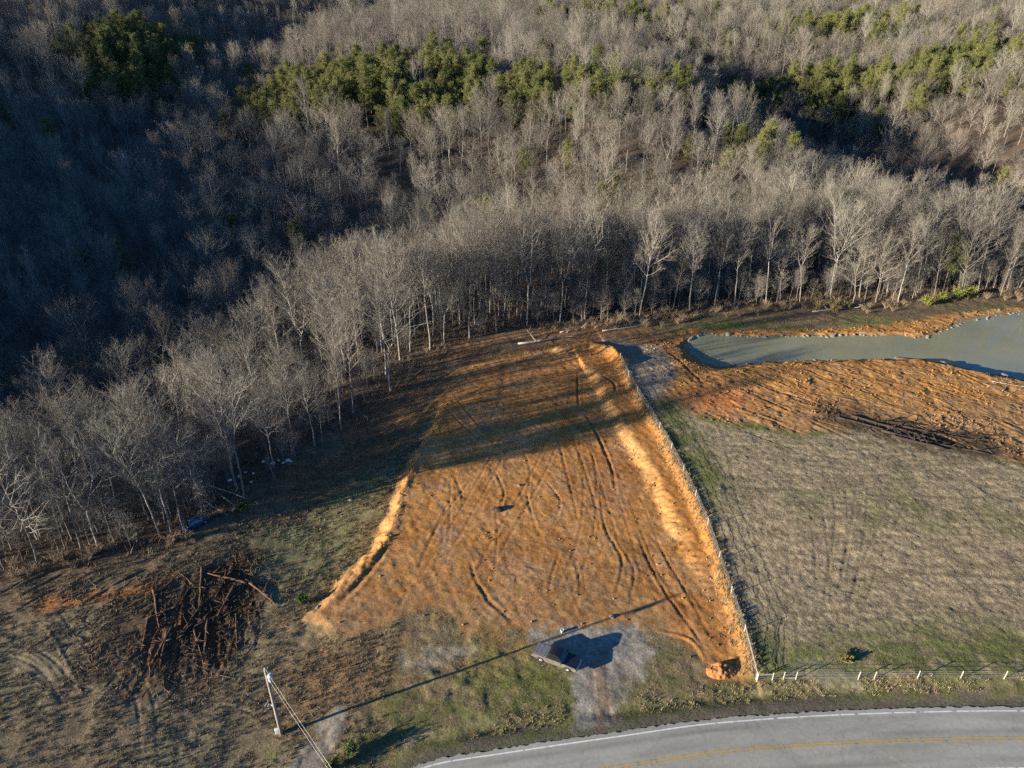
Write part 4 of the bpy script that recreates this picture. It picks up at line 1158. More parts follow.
def flip(mb):
    mb.f = [tuple(reversed(f)) for f in mb.f]; return mb

def wheel_parts(root, x, y, r=.40, w=.26):
    t = MB(); t.lathe([(r * .58, -w / 2), (r * .93, -w / 2), (r, -w * .32), (r, w * .32), (r * .93, w / 2), (r * .58, w / 2), (r * .58, -w / 2)], (x, y, r), 'y', 22)
    wo = t.build('wheel', M['rubber'], root, smooth=True)
    q = MB(); q.lathe([(.02, -w * .36), (r * .20, -w * .40), (r * .57, -w * .30), (r * .57, w * .30), (r * .20, w * .40), (.02, w * .36)], (x, y, r), 'y', 18)
    for k in range(5):
        a = k * 2 * math.pi / 5
        for sgn in (-1, 1):
            q.tube([(x + .07 * math.cos(a), y + sgn * w * .43, r + .07 * math.sin(a)), (x + r * .54 * math.cos(a), y + sgn * w * .38, r + r * .54 * math.sin(a))], .03, 4)
    q.build('rim', M['rim'], wo)

def glass_quad(name, pts, root, th=.012):
    p = np.array(pts, float); nrm = np.cross(p[1] - p[0], p[-1] - p[0]); nrm /= np.linalg.norm(nrm)
    mb = MB(); n = len(p); V = np.vstack([p - nrm * th * .3, p + nrm * th])
    mb.add(V, [tuple(range(n))[::-1], tuple(range(n, 2 * n))] + [(i, (i + 1) % n, n + (i + 1) % n, n + i) for i in range(n)])
    return mb.build(name, M['glass'], root)

def pickup():
    a, b = U(537, 657), U(577, 672)
    x, y = (a[0] + b[0]) / 2, (a[1] + b[1]) / 2 + .5; rz = math.atan2(b[1] - a[1], b[0] - a[0])
    root = empty('pickup_truck', (x, y, G(x, y) - .02), rz)
    tag(root, 'dark pickup truck with dusty sunlit pale sides parked on the gravel patch', 'truck')
    prof = [(-2.86, .62), *arch(-1.78, .50, .52), (-1.2, .46), (1.15, .46), *arch(1.78, .50, .52), (2.80, .52), (2.88, .72), (2.86, .98), (2.70, 1.10), (1.18, 1.20), (-.95, 1.20), (-.98, 1.18), (-2.84, 1.18), (-2.88, 1.0)]
    flip(extrude_profile(prof, .98, 1, 0)).build('body', [M['car_black'], M['car_dust_sheen']], root, bevel=.04)
    cab = [(-.98, 1.195), (1.20, 1.195), (.62, 1.66), (.36, 1.84), (-.05, 1.90), (-.60, 1.89), (-.84, 1.82)]
    flip(extrude_profile(cab, .93, 0, 0, inset=.20, ztaper=(1.2, 1.9))).build('cab', M['car_black'], root, bevel=.03)
    def side(xs, sgn, nm):
        pts = []
        for px, pz in xs:
            yv = .93 - .20 * (pz - 1.2) / .7 + .004
            pts.append((px, sgn * yv, pz))
        glass_quad(nm, pts if sgn < 0 else pts[::-1], root)
    for sg in (-1, 1):
        side([(.10, 1.26), (.98, 1.26), (.52, 1.66), (.34, 1.76), (.10, 1.80)], sg, 'side_window')
        side([(-.80, 1.26), (.02, 1.26), (.02, 1.80), (-.70, 1.79)], sg, 'side_window')
        for hx in (.16, -.70):
            h = MB(); h.box((hx, sg * .995, 1.10), (.18, .03, .035)); h.build('door_handle', M['rim'], root)
        mr = MB(); mr.box((.98, sg * 1.10, 1.30), (.14, .22, .20), taper=.85); mr.build('side_mirror', M['car_black'], root, bevel=.03)
        l = MB(); l.box((2.80, sg * .74, .90), (.16, .34, .18), taper=.9); l.build('headlight', M['lamp'], root, bevel=.02)
        l = MB(); l.box((-2.875, sg * .86, .98), (.05, .16, .30)); l.build('tail_light', M['redlamp'], root, bevel=.01)
    glass_quad('windshield', [(1.155, -.80, 1.245), (1.155, .80, 1.245), (.66, .70, 1.645), (.66, -.70, 1.645)], root)
    glass_quad('rear_window', [(-.975, .74, 1.27), (-.975, -.74, 1.27), (-.865, -.66, 1.74), (-.865, .66, 1.74)], root)
    t = MB(); t.box((-1.92, 0, 1.20), (1.74, 1.74, .05)); 
    for k in range(3): t.box((-1.92 + (k - 1) * .58, 0, 1.232), (.03, 1.70, .014))
    t.build('bed_cover', M['tonneau'], root, bevel=.012)
    for bx, w in ((2.93, 1.90), (-2.95, 1.86)):
        q = MB(); q.box((bx, 0, .60), (.16, w, .20)); q.build('bumper', M['rim'], root, bevel=.04)
    g = MB(); 
    for k in range(4): g.box((2.885, 0, .72 + k * .07), (.03, 1.1, .035))
    g.build('grille', M['rim'], root)
    tg = MB(); tg.box((-2.885, 0, .93), (.03, 1.5, .42)); tg.build('tailgate', M['car_dust_sheen'], root, bevel=.02)
    for wx in (-1.78, 1.78):
        for sg in (-1, 1): wheel_parts(root, wx, sg * .86)
pickup()

def old_car():
    a, b = U(183, 535, -1.5), U(209, 521, -1.5)
    x, y = (a[0] + b[0]) / 2, (a[1] + b[1]) / 2; rz = math.atan2(b[1] - a[1], b[0] - a[0])
    root = empty('parked_car', (x, y, G(x, y) - .08), rz)
    tag(root, 'old dark blue car half hidden in the brush at the wood edge', 'car')
    prof = [(-2.10, .45), *arch(-1.30, .40, .45), (-.8, .34), (.85, .34), *arch(1.32, .40, .45), (2.08, .42), (2.16, .60), (2.02, .78), (1.00, .93), (-1.10, .96), (-2.05, .92), (-2.16, .70)]
    flip(extrude_profile(prof, .84, 0, 0)).build('body', M['car_blue'], root, bevel=.05)
    cab = [(-1.35, .945), (1.05, .925), (.35, 1.32), (.10, 1.40), (-.55, 1.40), (-.80, 1.34)]
    flip(extrude_profile(cab, .78, 0, 0, inset=.18, ztaper=(.94, 1.4))).build('cabin', M['car_blue'], root, bevel=.04)
    for sg in (-1, 1):
        for xs in ([(-.22, 1.0), (.78, 1.0), (.30, 1.27), (-.22, 1.34)], [(-1.08, 1.0), (-.30, 1.0), (-.30, 1.34), (-.75, 1.29)]):
            pts = [(px, sg * (.78 - .18 * (pz - .94) / .46 + .004), pz) for px, pz in xs]; glass_quad('side_window', pts if sg < 0 else pts[::-1], root)
        l = MB(); l.box((2.05, sg * .60, .68), (.14, .30, .13)); l.build('headlight', M['lamp'], root, bevel=.02)
        l = MB(); l.box((-2.12, sg * .62, .76), (.08, .30, .14)); l.build('tail_light', M['redlamp'], root, bevel=.02)
    glass_quad('windshield', [(.98, -.66, .975), (.98, .66, .975), (.40, .58, 1.30), (.40, -.58, 1.30)], root)
    glass_quad('rear_window', [(-1.29, .64, .985), (-1.29, -.64, .985), (-.84, -.58, 1.31), (-.84, .58, 1.31)], root)
    for bx in (2.15, -2.15):
        q = MB(); q.box((bx, 0, .50), (.12, 1.62, .16)); q.build('bumper', M['car_black'], root, bevel=.03)
    for wx in (-1.30, 1.32):
        for sg in (-1, 1): wheel_parts(root, wx, sg * .74, .32, .20)
old_car()

# ------------------------------------------------------------------ pole and wires
def pole():
    x, y = U(281, 733)
    root = empty('utility_pole', (x, y, G(x, y)))
    tag(root, 'pale wooden utility pole with a grey transformer beside the gravel track', 'utility pole')
    m_ = MB(); m_.tube([(0, 0, -.3), (0, 0, 3), (.01, 0, 7), (0, 0, 11)], [.19, .175, .15, .125], 12); m_.build('pole', M['polewood'], root, smooth=True)
    t = MB(); t.lathe([(.0, 0), (.22, 0), (.25, .06), (.25, .80), (.27, .82), (.27, .88), (.10, .96), (0, .97)], (.42, -.10, 9.35), 'z', 18); tr = t.build('transformer', M['porcelain'], root, smooth=True)
    b = MB(); b.tube([(.40, -.18, 10.28), (.40, -.18, 10.40), (.40, -.18, 10.52)], [.05, .07, .035], 8); b.tube([(.48, .02, 10.28), (.48, .02, 10.40), (.48, .02, 10.52)], [.05, .07, .035], 8); b.build('bushing', M['porcelain'], tr)
    k = MB(); k.box((.14, -.03, 9.6), (.12, .10, .06)); k.box((.14, -.03, 10.1), (.12, .10, .06)); k.build('bracket', M['galv'], root)
    i = MB(); i.tube([(0, 0, 10.95), (0, 0, 11.1), (0, 0, 11.2), (0, 0, 11.3)], [.03, .07, .08, .03], 8); i.build('insulator', M['porcelain'], root)
    s_ = MB(); s_.tube([(.09, -.10, 10.0), (.14, -.16, 10.0)], .04, 6); s_.build('wire_clamp', M['galv'], root)
    r2 = copy_tree(root); r2.location = (4.5, 16.0, G(4.5, 16)); r2.rotation_euler = (0, 0, 2.2)
    tag(r2, 'pale wooden utility pole standing across the road from the truck')
    for nm, z0, lb in (('overhead_wire', 11.28, 'upper overhead wire running from the pole top across the road'), ('overhead_wire', 9.98, 'lower overhead wire running from the pole clamp across the road')):
        p0 = np.array([x + (.12 if z0 < 11 else 0), y - (.14 if z0 < 11 else 0), z0 + G(x, y)]); p1 = np.array([4.5, 16.0, z0 + G(4.5, 16)])
        u = np.linspace(0, 1, 24); pts = p0 + (p1 - p0) * u[:, None]; pts[:, 2] -= .9 * 4 * u * (1 - u)
        w_ = MB(); w_.tube(pts, .013, 5); tag(w_.build(nm, M['wire']), lb, 'wire', 'overhead wires on the utility pole')
    px, py = U(277, 732)
    r = empty('utility_box', (px, py, G(px, py)), .3); tag(r, 'small white utility box at the foot of the wooden pole', 'utility box')
    c = MB(); c.box((0, 0, .36), (.34, .28, .72)); c.build('cabinet', M['white'], r, bevel=.03)
    l = MB(); l.box((0, 0, .755), (.40, .34, .07), taper=.85); l.build('lid', M['white'], r, bevel=.015)
pole()

# ------------------------------------------------------------------ fences
def fence(name, line_px, label, n_posts, zt=FIELD_Z, H=1.35, wires=4, rails=(), skip=()):
    pts = P(line_px, zt); L = cumlen(pts); tot = L[-1]
    root = empty(name, (pts[0][0], pts[0][1], G(*pts[0]))); o0 = np.array(root.location)
    tag(root, label, 'fence', 'fences round the field')
    tops = []
    stations = L if n_posts == 0 else np.linspace(0, tot, n_posts); n_posts = len(stations)
    for k in range(n_posts):
        s_ = stations[k]; x = np.interp(s_, L, pts[:, 0]); y = np.interp(s_, L, pts[:, 1]); z = G(x, y)
        m_ = MB(); big = k in (0, n_posts - 1); r_ = .085 if big else .06
        m_.tube([(x - o0[0], y - o0[1], z - .2 - o0[2]), (x - o0[0], y - o0[1], z + H - o0[2]), (x - o0[0] + .01, y - o0[1], z + H + .03 - o0[2])], [r_, r_ * .92, r_ * .5], 8)
        m_.build('post', M['post'], root); tops.append((x - o0[0], y - o0[1], z - o0[2]))
    tops = np.array(tops)
    for w_ in range(wires):
        hgt = H * (.22 + .72 * w_ / max(1, wires - 1)); m_ = MB(); q = tops + np.array([0, 0, hgt]); m_.tube(q, .016, 4); m_.build('wire', M['wire'], root)
    for a, b, hh in rails:
        m_ = MB(); m_.tube([tops[a] + [0, 0, hh], tops[b] + [0, 0, hh]], .03, 7); m_.build('rail', M['post'], root)
fence('wire_fence', [(620, 362), (640, 398), (666, 440), (692, 490), (714, 540), (737, 605), (754, 655), (758, 672)], 'wire fence with pale posts along the dry grass top of the clay cut', 13, rails=((11, 12, 1.05),))
fence('wire_fence', [(758.8, 673.5), (774, 673.5), (785, 673), (797.5, 673), (860, 674), (876, 674), (919, 674.5), (962, 675), (1006, 675), (1049, 676), (1092, 677), (1135, 678), (1178, 679)], 'wire fence with short pale posts along the green roadside edge of the field', 0, rails=((0, 1, 1.1), (2, 3, .25)))

# ------------------------------------------------------------------ heaps, stones, logs, litter
def lump(name, mat, r, n=3, seed=1, squash=.6, rough=.28, parent=None):
    import bmesh
    bm = bmesh.new(); bmesh.ops.create_icosphere(bm, subdivisions=n, radius=1)
    q = np.random.default_rng(seed)
    V = np.array([v.co[:] for v in bm.verts]); off = q.uniform(0, 50)
    d = 1 + rough * (fbm(V[:, 0] * 1.3 + off, V[:, 1] * 1.3 + V[:, 2] * 1.7, seed, 3)) + rough * .5 * (np.abs(V @ q.normal(size=3)) - .5)
    V = V * d[:, None] * np.array([1, q.uniform(.65, 1), squash]) * r
    for v, c in zip(bm.verts, V): v.co = c
    me = bpy.data.meshes.new(name); bm.to_mesh(me); bm.free(); me.materials.append(mat)
    o = bpy.data.objects.new(name, me); COL.objects.link(o)
    if parent is not None: o.parent = parent
    return o

def mound():
    x, y = U(722, 668, .6); q = np.linspace(-1, 1, 44); A, B = np.meshgrid(q, q); rr = np.hypot(A, B)
    H = .95 * np.clip(1 - rr ** 1.5, 0, 1) ** .8; X = A * 2.0; Y = B * 1.25
    H = H * (1 + .8 * fbm(X * 1.0, Y * 1.0, 5, 4)) + .14 * fbm(X * 3, Y * 3, 6, 3) * (rr < 1)
    ca, sa = math.cos(.15), math.sin(.15); XX = X * ca - Y * sa + x; YY = X * sa + Y * ca + y
    Z = gz_at(XX.ravel(), YY.ravel()).reshape(XX.shape) + H - .04 - .5 * (rr > 1.0)
    ii = np.arange(A.size).reshape(A.shape); qd = np.stack([ii[:-1, :-1], ii[:-1, 1:], ii[1:, 1:], ii[1:, :-1]], -1).reshape(-1, 4)
    V = np.stack([XX.ravel(), YY.ravel(), Z.ravel()], 1)
    o = mesh_np('dirt_mound', V, qd, M['clay'], smooth=True); tag(o, 'bright orange dirt mound at the corner of the clay cut', 'dirt mound')
mound()

def put(o, x, y, dz=0.0, rz=0.0, sc=1.0, label=None, cat=None, group=None):
    o.location = (x, y, G(x, y) + dz); o.rotation_euler = (0, 0, rz)
    o.scale = (sc,) * 3 if np.isscalar(sc) else sc
    return tag(o, label, cat, group)

rr_ = random.Random(9)
stones = [lump('stone', M['rock'], .5, 2, 40 + i) for i in range(5)]
st_i = 0
def stone(x, y, sc, label, group):
    global st_i
    o = stones[st_i] if st_i < 5 else stones[st_i % 5].copy()
    if st_i >= 5: COL.objects.link(o)
    st_i += 1
    return put(o, x, y, .06 * sc, rr_.uniform(0, 6.28), (sc, sc, sc * rr_.uniform(.7, 1.1)), label, 'stone', group)
# riprap round the pond
pl = np.vstack([POND, POND[:1]]); Lp = cumlen(pl); k = 0; s_ = 0
while s_ < Lp[-1]:
    x = np.interp(s_, Lp, pl[:, 0]); y = np.interp(s_, Lp, pl[:, 1]); u, v, _ = project(x, y, 0)
    south = v > 352 and u > 735
    if u < 1034 and (not south or rr_.random() < .22):
        for q in range(1 if south or u > 720 else 2):
            jx, jy = x + rr_.gauss(0, .35), y + rr_.gauss(0, .35)
            zone = 'around the narrow end of the pond' if u < 720 else 'along the north shore of the pond' if v < 348 else 'along the south shore of the pond'
            stone(jx, jy, rr_.uniform(.3, .8) * (1.7 if rr_.random() < .18 else 1), f'pale grey shore stone {zone}', 'stones lining ' + zone.split(' ', 1)[1].replace('the ', '', 1))
    s_ += rr_.uniform(.45, .9)
print('stones', st_i)
for (u, v, sc, lb) in ((497, 510, 1.7, 'dark single boulder lying in the middle of the orange pad'), (612, 617, .8, 'pale stone on the clay pad up from the truck'), (519, 486, .6, 'small pale stone near the dark boulder on the pad'),
                       (943, 366, 1.9, 'low rock breaking the water near the south shore'), (1004, 378, 2.2, 'largest pale rock by the water at the right end of the south shore'), (318, 604, .8, 'small pale stone at the bottom end of the left bank')):
    x, y = U(u, v, .0); ob_ = stone(x, y, sc, lb, None)
    if lb.startswith('dark single'): ob_.data = ob_.data.copy(); ob_.data.materials[0] = M['char']

def log(p0, p1, r, label, mat, group, z0=None, seed=0, cat='log', limbs=0):
    q = np.random.default_rng(seed); x0, y0 = U(*p0, -1 if z0 is None else z0); x1, y1 = U(*p1, -1 if z0 is None else z0)
    n = 8; u = np.linspace(0, 1, n); xs = x0 + (x1 - x0) * u; ys = y0 + (y1 - y0) * u
    L_ = math.hypot(x1 - x0, y1 - y0)
    nx, ny = -(y1 - y0) / L_, (x1 - x0) / L_; wob = np.cumsum(q.normal(size=n)) * .03 * L_ * .2
    xs = xs + nx * wob; ys = ys + ny * wob
    zz = gz_at(xs, ys); zz = np.maximum(np.linspace(zz[0], zz[-1], n), zz * .5 + np.linspace(zz[0], zz[-1], n) * .5) + r * .8
    pts = np.stack([xs, ys, zz], 1); o0 = pts[0].copy(); pts = pts - o0
    m_ = MB(); m_.tube(pts, np.linspace(r, r * .45, n), 8)
    for k in range(limbs):
        i = q.integers(2, n - 1); d = unit(np.array([q.normal(), q.normal(), .5])); Lb = L_ * q.uniform(.12, .3)
        m_.tube([pts[i], pts[i] + d * Lb * .5, pts[i] + d * Lb + np.array([0, 0, .1])], [r * .4, r * .3, r * .12], 5)
    o = m_.build('fallen_log' if cat == 'log' else 'dead_branch', mat, smooth=True); o.location = o0
    tag(o, label, cat, group); return o
gl = 'fallen logs at the wood edge'
log((205, 483), (246, 499), .16, 'longest pale fallen log reaching the foot of the forked tree', M['log'], gl, seed=1, limbs=2)
log((203, 500), (228, 516), .15, 'pale fallen log ending at the shaded grass near the blue car', M['log'], gl, seed=2, limbs=1)
log((221, 496), (238, 508), .12, 'thin fallen log lying between two longer pale logs', M['log'], gl, seed=3)
log((232, 512), (243, 503), .20, 'short thick white log beside the forked tree', M['log'], gl, seed=4)
log((518, 345), (580, 336), .22, 'long pale log lying behind the back rim of the pad', M['log'], gl, seed=5, limbs=3)
log((560, 333), (590, 327), .18, 'shorter pale log among the trunks behind the pad', M['log'], gl, seed=6, limbs=2)
log((812, 313), (868, 307), .20, 'grey log on the brushy strip behind the pond', M['log'], gl, seed=7, limbs=3)
log((602, 332), (640, 326), .20, 'grey log in the brush left of the pond', M['log'], gl, seed=8, limbs=2)
gb = 'burnt branches heaped between the field and the pond dirt'
for k, (a, b, r_) in enumerate((((836, 421), (905, 440), .20), ((850, 420), (950, 448), .24), ((880, 434), (960, 452), .26), ((870, 424), (925, 428), .16), ((900, 430), (985, 446), .18), ((920, 444), (990, 458), .20), ((862, 432), (900, 420), .14), ((935, 438), (1000, 440), .16), ((890, 440), (945, 453), .3))):
    log(a, b, r_, 'charred dark branch in the long burnt heap above the field', M['char'], gb, z0=1.0, seed=20 + k, cat='branch', limbs=5)
gp_ = 'pale cut branches beside the utility pole'
for k in range(7):
    a = (266 + rr_.uniform(-6, 6), 704 + rr_.uniform(-6, 5)); b = (a[0] + rr_.uniform(-7, 9), a[1] + rr_.uniform(-8, 4))
    log(a, b, .09, 'pale cut branch in the little heap left of the pole', M['log'], gp_, z0=0, seed=40 + k, cat='branch', limbs=2)
gd = 'dead branches at the right end of the pond dirt'
for k, (a, b) in enumerate((((985, 392), (1012, 382)), ((1000, 396), (1016, 380)), ((990, 386), (1024, 392)), ((1006, 400), (1030, 388)))):
    log(a, b, .10, 'grey dead branch on the dirt by the right end of the pond', M['polewood'], gd, z0=.6, seed=60 + k, cat='branch', limbs=3)

M['darklog'] = simple_mat('wet_dark_wood', (.10, .062, .038), .85, noise=.5, scale=3, bump=.4)
gt = 'dark logs tangled on the torn ground left of the pole'
for k in range(26):
    u0 = rr_.uniform(150, 252); v0 = rr_.uniform(566, 640); an = rr_.gauss(1.9, .55); l = rr_.uniform(16, 46)
    log((u0, v0), (u0 + l * math.cos(an), v0 + l * math.sin(an)), rr_.uniform(.10, .24), 'dark log in the tangle on the torn ground left of the pole', M['darklog'], gt, z0=-1, seed=100 + k, limbs=4)

# litter in the shade, bucket by the truck
scr = [lump('litter_scrap', M['litter'], .34, 2, 80 + i, .35, .5) for i in range(3)]
for k, (u, v, s_) in enumerate(((264, 464, 1.0), (273, 466, 1.4), (279, 463, .8), (284, 465, 1.1), (288, 462, 1.3), (291, 463, .8), (268, 461, .6), (230, 482, 1.2), (240, 478, 1.0), (236, 487, .9), (252, 485, .8), (254, 476, .7), (246, 474, .8), (350, 499, .9))):
    x, y = U(u, v, -1.6); o = scr[k] if k < 3 else scr[k % 3].copy()
    if k >= 3: COL.objects.link(o)
    zn = 'strewn in the shade under the wood edge' if k < 7 else 'scattered round the foot of the forked tree' if k < 13 else 'lying alone on the grass left of the clay bank'
    put(o, x, y, .08, rr_.uniform(0, 6), s_, 'pale scrap of litter ' + zn, 'litter', 'litter scraps ' + zn)
def bucket():
    x, y = U(562, 632); r = empty('bucket', (x, y, G(x, y))); tag(r, 'small white bucket on the gravel behind the truck', 'bucket')
    b = MB(); b.lathe([(0, .01), (.17, 0), (.21, .42), (.225, .42), (.225, .45), (.19, .45), (.155, .04), (0, .04)], (0, 0, 0), 'z', 16); b.build('pail', M['white'], r, smooth=True)
    h = MB(); a = np.linspace(0, math.pi, 10); h.tube(np.stack([.22 * np.cos(a), .06 * np.sin(a), .42 + .14 * np.sin(a)], 1), .008, 5); h.build('handle', M['galv'], r)
bucket()

# ------------------------------------------------------------------ shrubs
def shrub_geo(seed, H=1.8, sp=1.3, stems=16, leafy=0, lsize=.10):
    r = np.random.default_rng(seed); u = np.linspace(0, 1, 5); ps, rs = [], []
    for i in range(stems):
        az = r.uniform(0, 6.28); out = r.uniform(.15, 1) * sp; hh = H * r.uniform(.55, 1.05)
        p = np.stack([out * math.cos(az) * u ** 1.2 + r.normal() * .1, out * math.sin(az) * u ** 1.2 + r.normal() * .1, hh * u ** .85], 1); ps.append(p); rs.append(np.linspace(.03, .01, 5))
    ps = np.array(ps); V1, F1 = tubes_np(ps, rs, 3)
    bi = np.repeat(np.arange(stems), 22); t = r.uniform(.2, 1, len(bi)); q = np.minimum(t * 4, 3.99); k = q.astype(int); f = (q - k)[:, None]
    base = ps[bi, k] * (1 - f) + ps[bi, k + 1] * f; d = unit(r.normal(size=(len(bi), 3)) + np.array([0, 0, .6]))
    l = r.uniform(.25, .65, len(bi)) * H / 1.8; V2, F2 = twigs_np(base, d, l, np.full(len(bi), .022), r)
    if leafy:
        b2 = np.repeat(np.arange(len(base)), leafy); d3 = unit(r.normal(size=(len(b2), 3)) + np.array([0, 0, .3]))
        V3, F3 = twigs_np(base[b2] + d[b2] * (l[b2] * r.uniform(.1, 1, len(b2)))[:, None], d3, r.uniform(.6, 1.3, len(b2)) * lsize * 2, np.full(len(b2), lsize), r, 0)
    else: V3, F3 = np.zeros((0, 3)), np.zeros((0, 3), int)
    V = np.vstack([V1, V2, V3]); F = np.concatenate([F2 + len(V1), F3 + len(V1) + len(V2)])
    fm = np.concatenate([np.zeros(len(F1) + len(F2), int), np.ones(len(F3), int)])
    return V, [F1, F], fm
M['leaf_lime'] = vary_mat('lime_leaves', (.17, .20, .035), (.22, .23, .05), .7)
M['leaf_olive'] = vary_mat('olive_leaves', (.15, .125, .045), (.20, .16, .06), .8)
M['leaf_green'] = vary_mat('green_leaves', (.055, .095, .025), (.08, .12, .03), .7)
def shrub(u, v, seed, H, sp, leaf, label, group, z=-.8, leafy=5):
    x, y = U(u, v, z); V, F, fm = shrub_geo(seed, H, sp, 18, leafy)
    o = mesh_np('shrub', V, F, [M['brush'], leaf], fmat=fm); put(o, x, y, -.05, 0, 1, label, 'shrub', group)
for k, (u, v, H, sp, lb) in enumerate(((927, 306, 2.2, 1.8, 'leftmost lime green shrub behind the pond'), (941, 302, 2.6, 2.0, 'second lime green shrub behind the pond'), (955, 299, 3.0, 2.4, 'largest lime green shrub behind the pond'), (968, 297, 2.8, 2.2, 'rightmost lime green shrub behind the pond'))):
    shrub(u, v, 500 + k, H, sp, M['leaf_lime'], lb, 'green shrubs behind the pond', -1, 7)
for k, (u, v, H, sp, lb) in enumerate(((818, 309, 2.2, 1.8, 'left olive brown shrub at the wood edge behind pond'), (833, 312, 2.6, 2.0, 'middle olive brown shrub, the fullest of three behind pond'), (845, 309, 2.0, 1.6, 'right olive brown shrub at the wood edge behind pond'))):
    shrub(u, v, 510 + k, H, sp, M['leaf_olive'], lb, 'olive shrubs behind the pond', -1, 4)
shrub(302, 604, 520, 1.4, 1.1, M['leaf_green'], 'dark green shrub at the lower end of the left clay bank', None, -1, 7)
shrub(243, 512, 524, 1.4, 1.6, M['leaf_green'], 'low dark green briar below the forked tree', None, -1.5, 6)
shrub(847, 656, 521, .8, 1.0, M['leaf_olive'], 'olive brown shrub inside the field by the gravel gateway', None, 1.4, 3)
shrub(352, 752, 522, 1.5, 1.4, M['leaf_green'], 'dark shrub between the gravel track and the road', None, 0, 3)
shrub(334, 768, 523, 1.2, 1.2, M['leaf_green'], 'smaller dark shrub at the foot of the gravel track', None, 0, 3)
bsh = []
for k in range(4):
    V, F, fm = shrub_geo(530 + k, 1.7, 1.5, 18, 0); bsh.append(mesh_np('bare_shrub', V, F, [M['brush'], M['brush']], fmat=fm))
spots = [(rr_.uniform(600, 800), None) for _ in range(46)] + [(rr_.uniform(0, 230), None) for _ in range(22)] + [(rr_.uniform(800, 1020), None) for _ in range(16)]
fr_u, fr_v, _ = project(FRONT[:, 0], FRONT[:, 1], np.full(len(FRONT), -1.0)); 
for k, (u, _) in enumerate(spots):
    v = float(np.interp(u, fr_u, fr_v)) + rr_.uniform(-3, 9 if u < 500 else 12); x, y = U(u, v, -1)
    if poly_sd(np.array([x]), np.array([y]), BANKAREA)[0] > -1 or poly_sd(np.array([x]), np.array([y]), PAD)[0] > -2: continue
    o = bsh[k] if k < 4 else bsh[k % 4].copy()
    if k >= 4: COL.objects.link(o)
    zn = 'in front of the trees at the left wood edge' if u < 300 else 'on the brushy strip behind the pond' if u > 700 else 'in the brush left of the pond'
    put(o, x, y, -.05, rr_.uniform(0, 6), rr_.uniform(.6, 1.25), 'leafless brown shrub ' + zn, 'shrub', 'brown shrubs ' + zn)
for k in range(4):
    if 'label' not in bsh[k]: put(bsh[k], *U(620 + k * 9, 326, -1), -.05, k, 1, 'leafless brown shrub in the brush left of the pond', 'shrub', 'brown shrubs in the brush left of the pond')

# bare reddish tree below the lower right corner
M['redtwig'] = vary_mat('reddish_twigs', (.34, .20, .15), (.36, .22, .17))
rt_ = make_tree('bare_tree', bare_tree(990, H=9.0, cb=.25, spread=2.8, rise=45, n1=18, n3=4, n4=3), (M['bark'], M['redtwig']))
rt_.location = (50.5, 31.0, G(50.5, 31)); tag(rt_, 'small reddish bare tree reaching over the road at the right corner', 'tree')

# ------------------------------------------------------------------ ground vegetation
def tufts(name, x, y, h, rad, nb, colr, label, lean=.5, width=.035):
    r = np.random.default_rng(abs(hash(name)) % 1000 if False else len(name) * 7); n = len(x); z = gz_at(x, y)
    bi = np.repeat(np.arange(n), nb); N_ = len(bi)
    az = r.uniform(0, 6.28, N_); ro = rad[bi] * np.sqrt(r.random(N_)); b = np.stack([x[bi] + ro * np.cos(az), y[bi] + ro * np.sin(az), z[bi] - .03], 1)
    a2 = r.uniform(0, 6.28, N_); ln = h[bi] * r.uniform(.5, 1.2, N_); out = lean * r.uniform(.1, 1.2, N_)
    d = np.stack([np.cos(a2) * out, np.sin(a2) * out, np.ones(N_)], 1) * ln[:, None]
    sd_ = np.stack([-np.sin(a2 + 1), np.cos(a2 + 1), np.zeros(N_)], 1) * (width * (.6 + ln))[:, None]
    V = np.stack([b - sd_, b + sd_, b + d], 1).reshape(-1, 3); F = np.arange(N_ * 3).reshape(-1, 3)
    c = colr[bi] * r.uniform(.75, 1.3, N_)[:, None]; c = np.repeat(c, 3, 0)
    o = mesh_np(name, V, F, M['blades'], tint=np.clip(c, 0.01, .9)); tag(o, label, kind='stuff'); return o
q = np.random.default_rng(77)
def cand(n, x0, x1, y0, y1):
    x = q.uniform(x0, x1, n); y = q.uniform(y0, y1, n); u, v, _ = project(x, y, 0 * x); k = (u > -30) & (u < 1054) & (v < 800)
    return x[k], y[k]
x, y = cand(150000, -75, 110, 38, 165); mm = masks(x, y); dr = seg_dist(x, y, ROAD_C)[0]
t_ = sample_tint(x, y); lum = t_.mean(1)
green = (mm['pad'] < .2) & (mm['field'] < .5) & (mm['bank'] < .2) & (mm['forest'] < .5) & (dr > 5.6) & (lum < .20)
jj, ii_ = np.clip(np.searchsorted(YS, y), 0, NY - 1), np.clip(np.searchsorted(XS, x), 0, NX - 1)
green &= m['gravel'].reshape(NY, NX)[jj, ii_] < .25
patchy = fbm(x * .3, y * .3, 301, 3)
keep = green & (patchy + .5 * fbm(x * 1.1, y * 1.1, 305, 2) + q.uniform(-.4, .4, len(x)) > -.08)
xx, yy = x[keep], y[keep]; tt_ = t_[keep] * q.uniform(.9, 1.7, len(xx))[:, None]; straw = q.random(len(xx)) < .28
tt_[straw] = np.array([.25, .205, .125]) * q.uniform(.6, 1.2, straw.sum())[:, None]
tufts('grass', xx, yy, q.uniform(.05, .19, len(xx)), q.uniform(.10, .35, len(xx)), 7, tt_, 'rough green and straw coloured verge grass')
fk = (mm['field'] > .6) & (q.random(len(x)) < .8)
xx, yy = x[fk], y[fk]; tt_ = t_[fk] * q.uniform(.8, 1.4, len(xx))[:, None]
tufts('field_grass', xx, yy, q.uniform(.04, .13, len(xx)), q.uniform(.10, .35, len(xx)), 7, tt_, 'short dry tan grass on the mown field', .8)
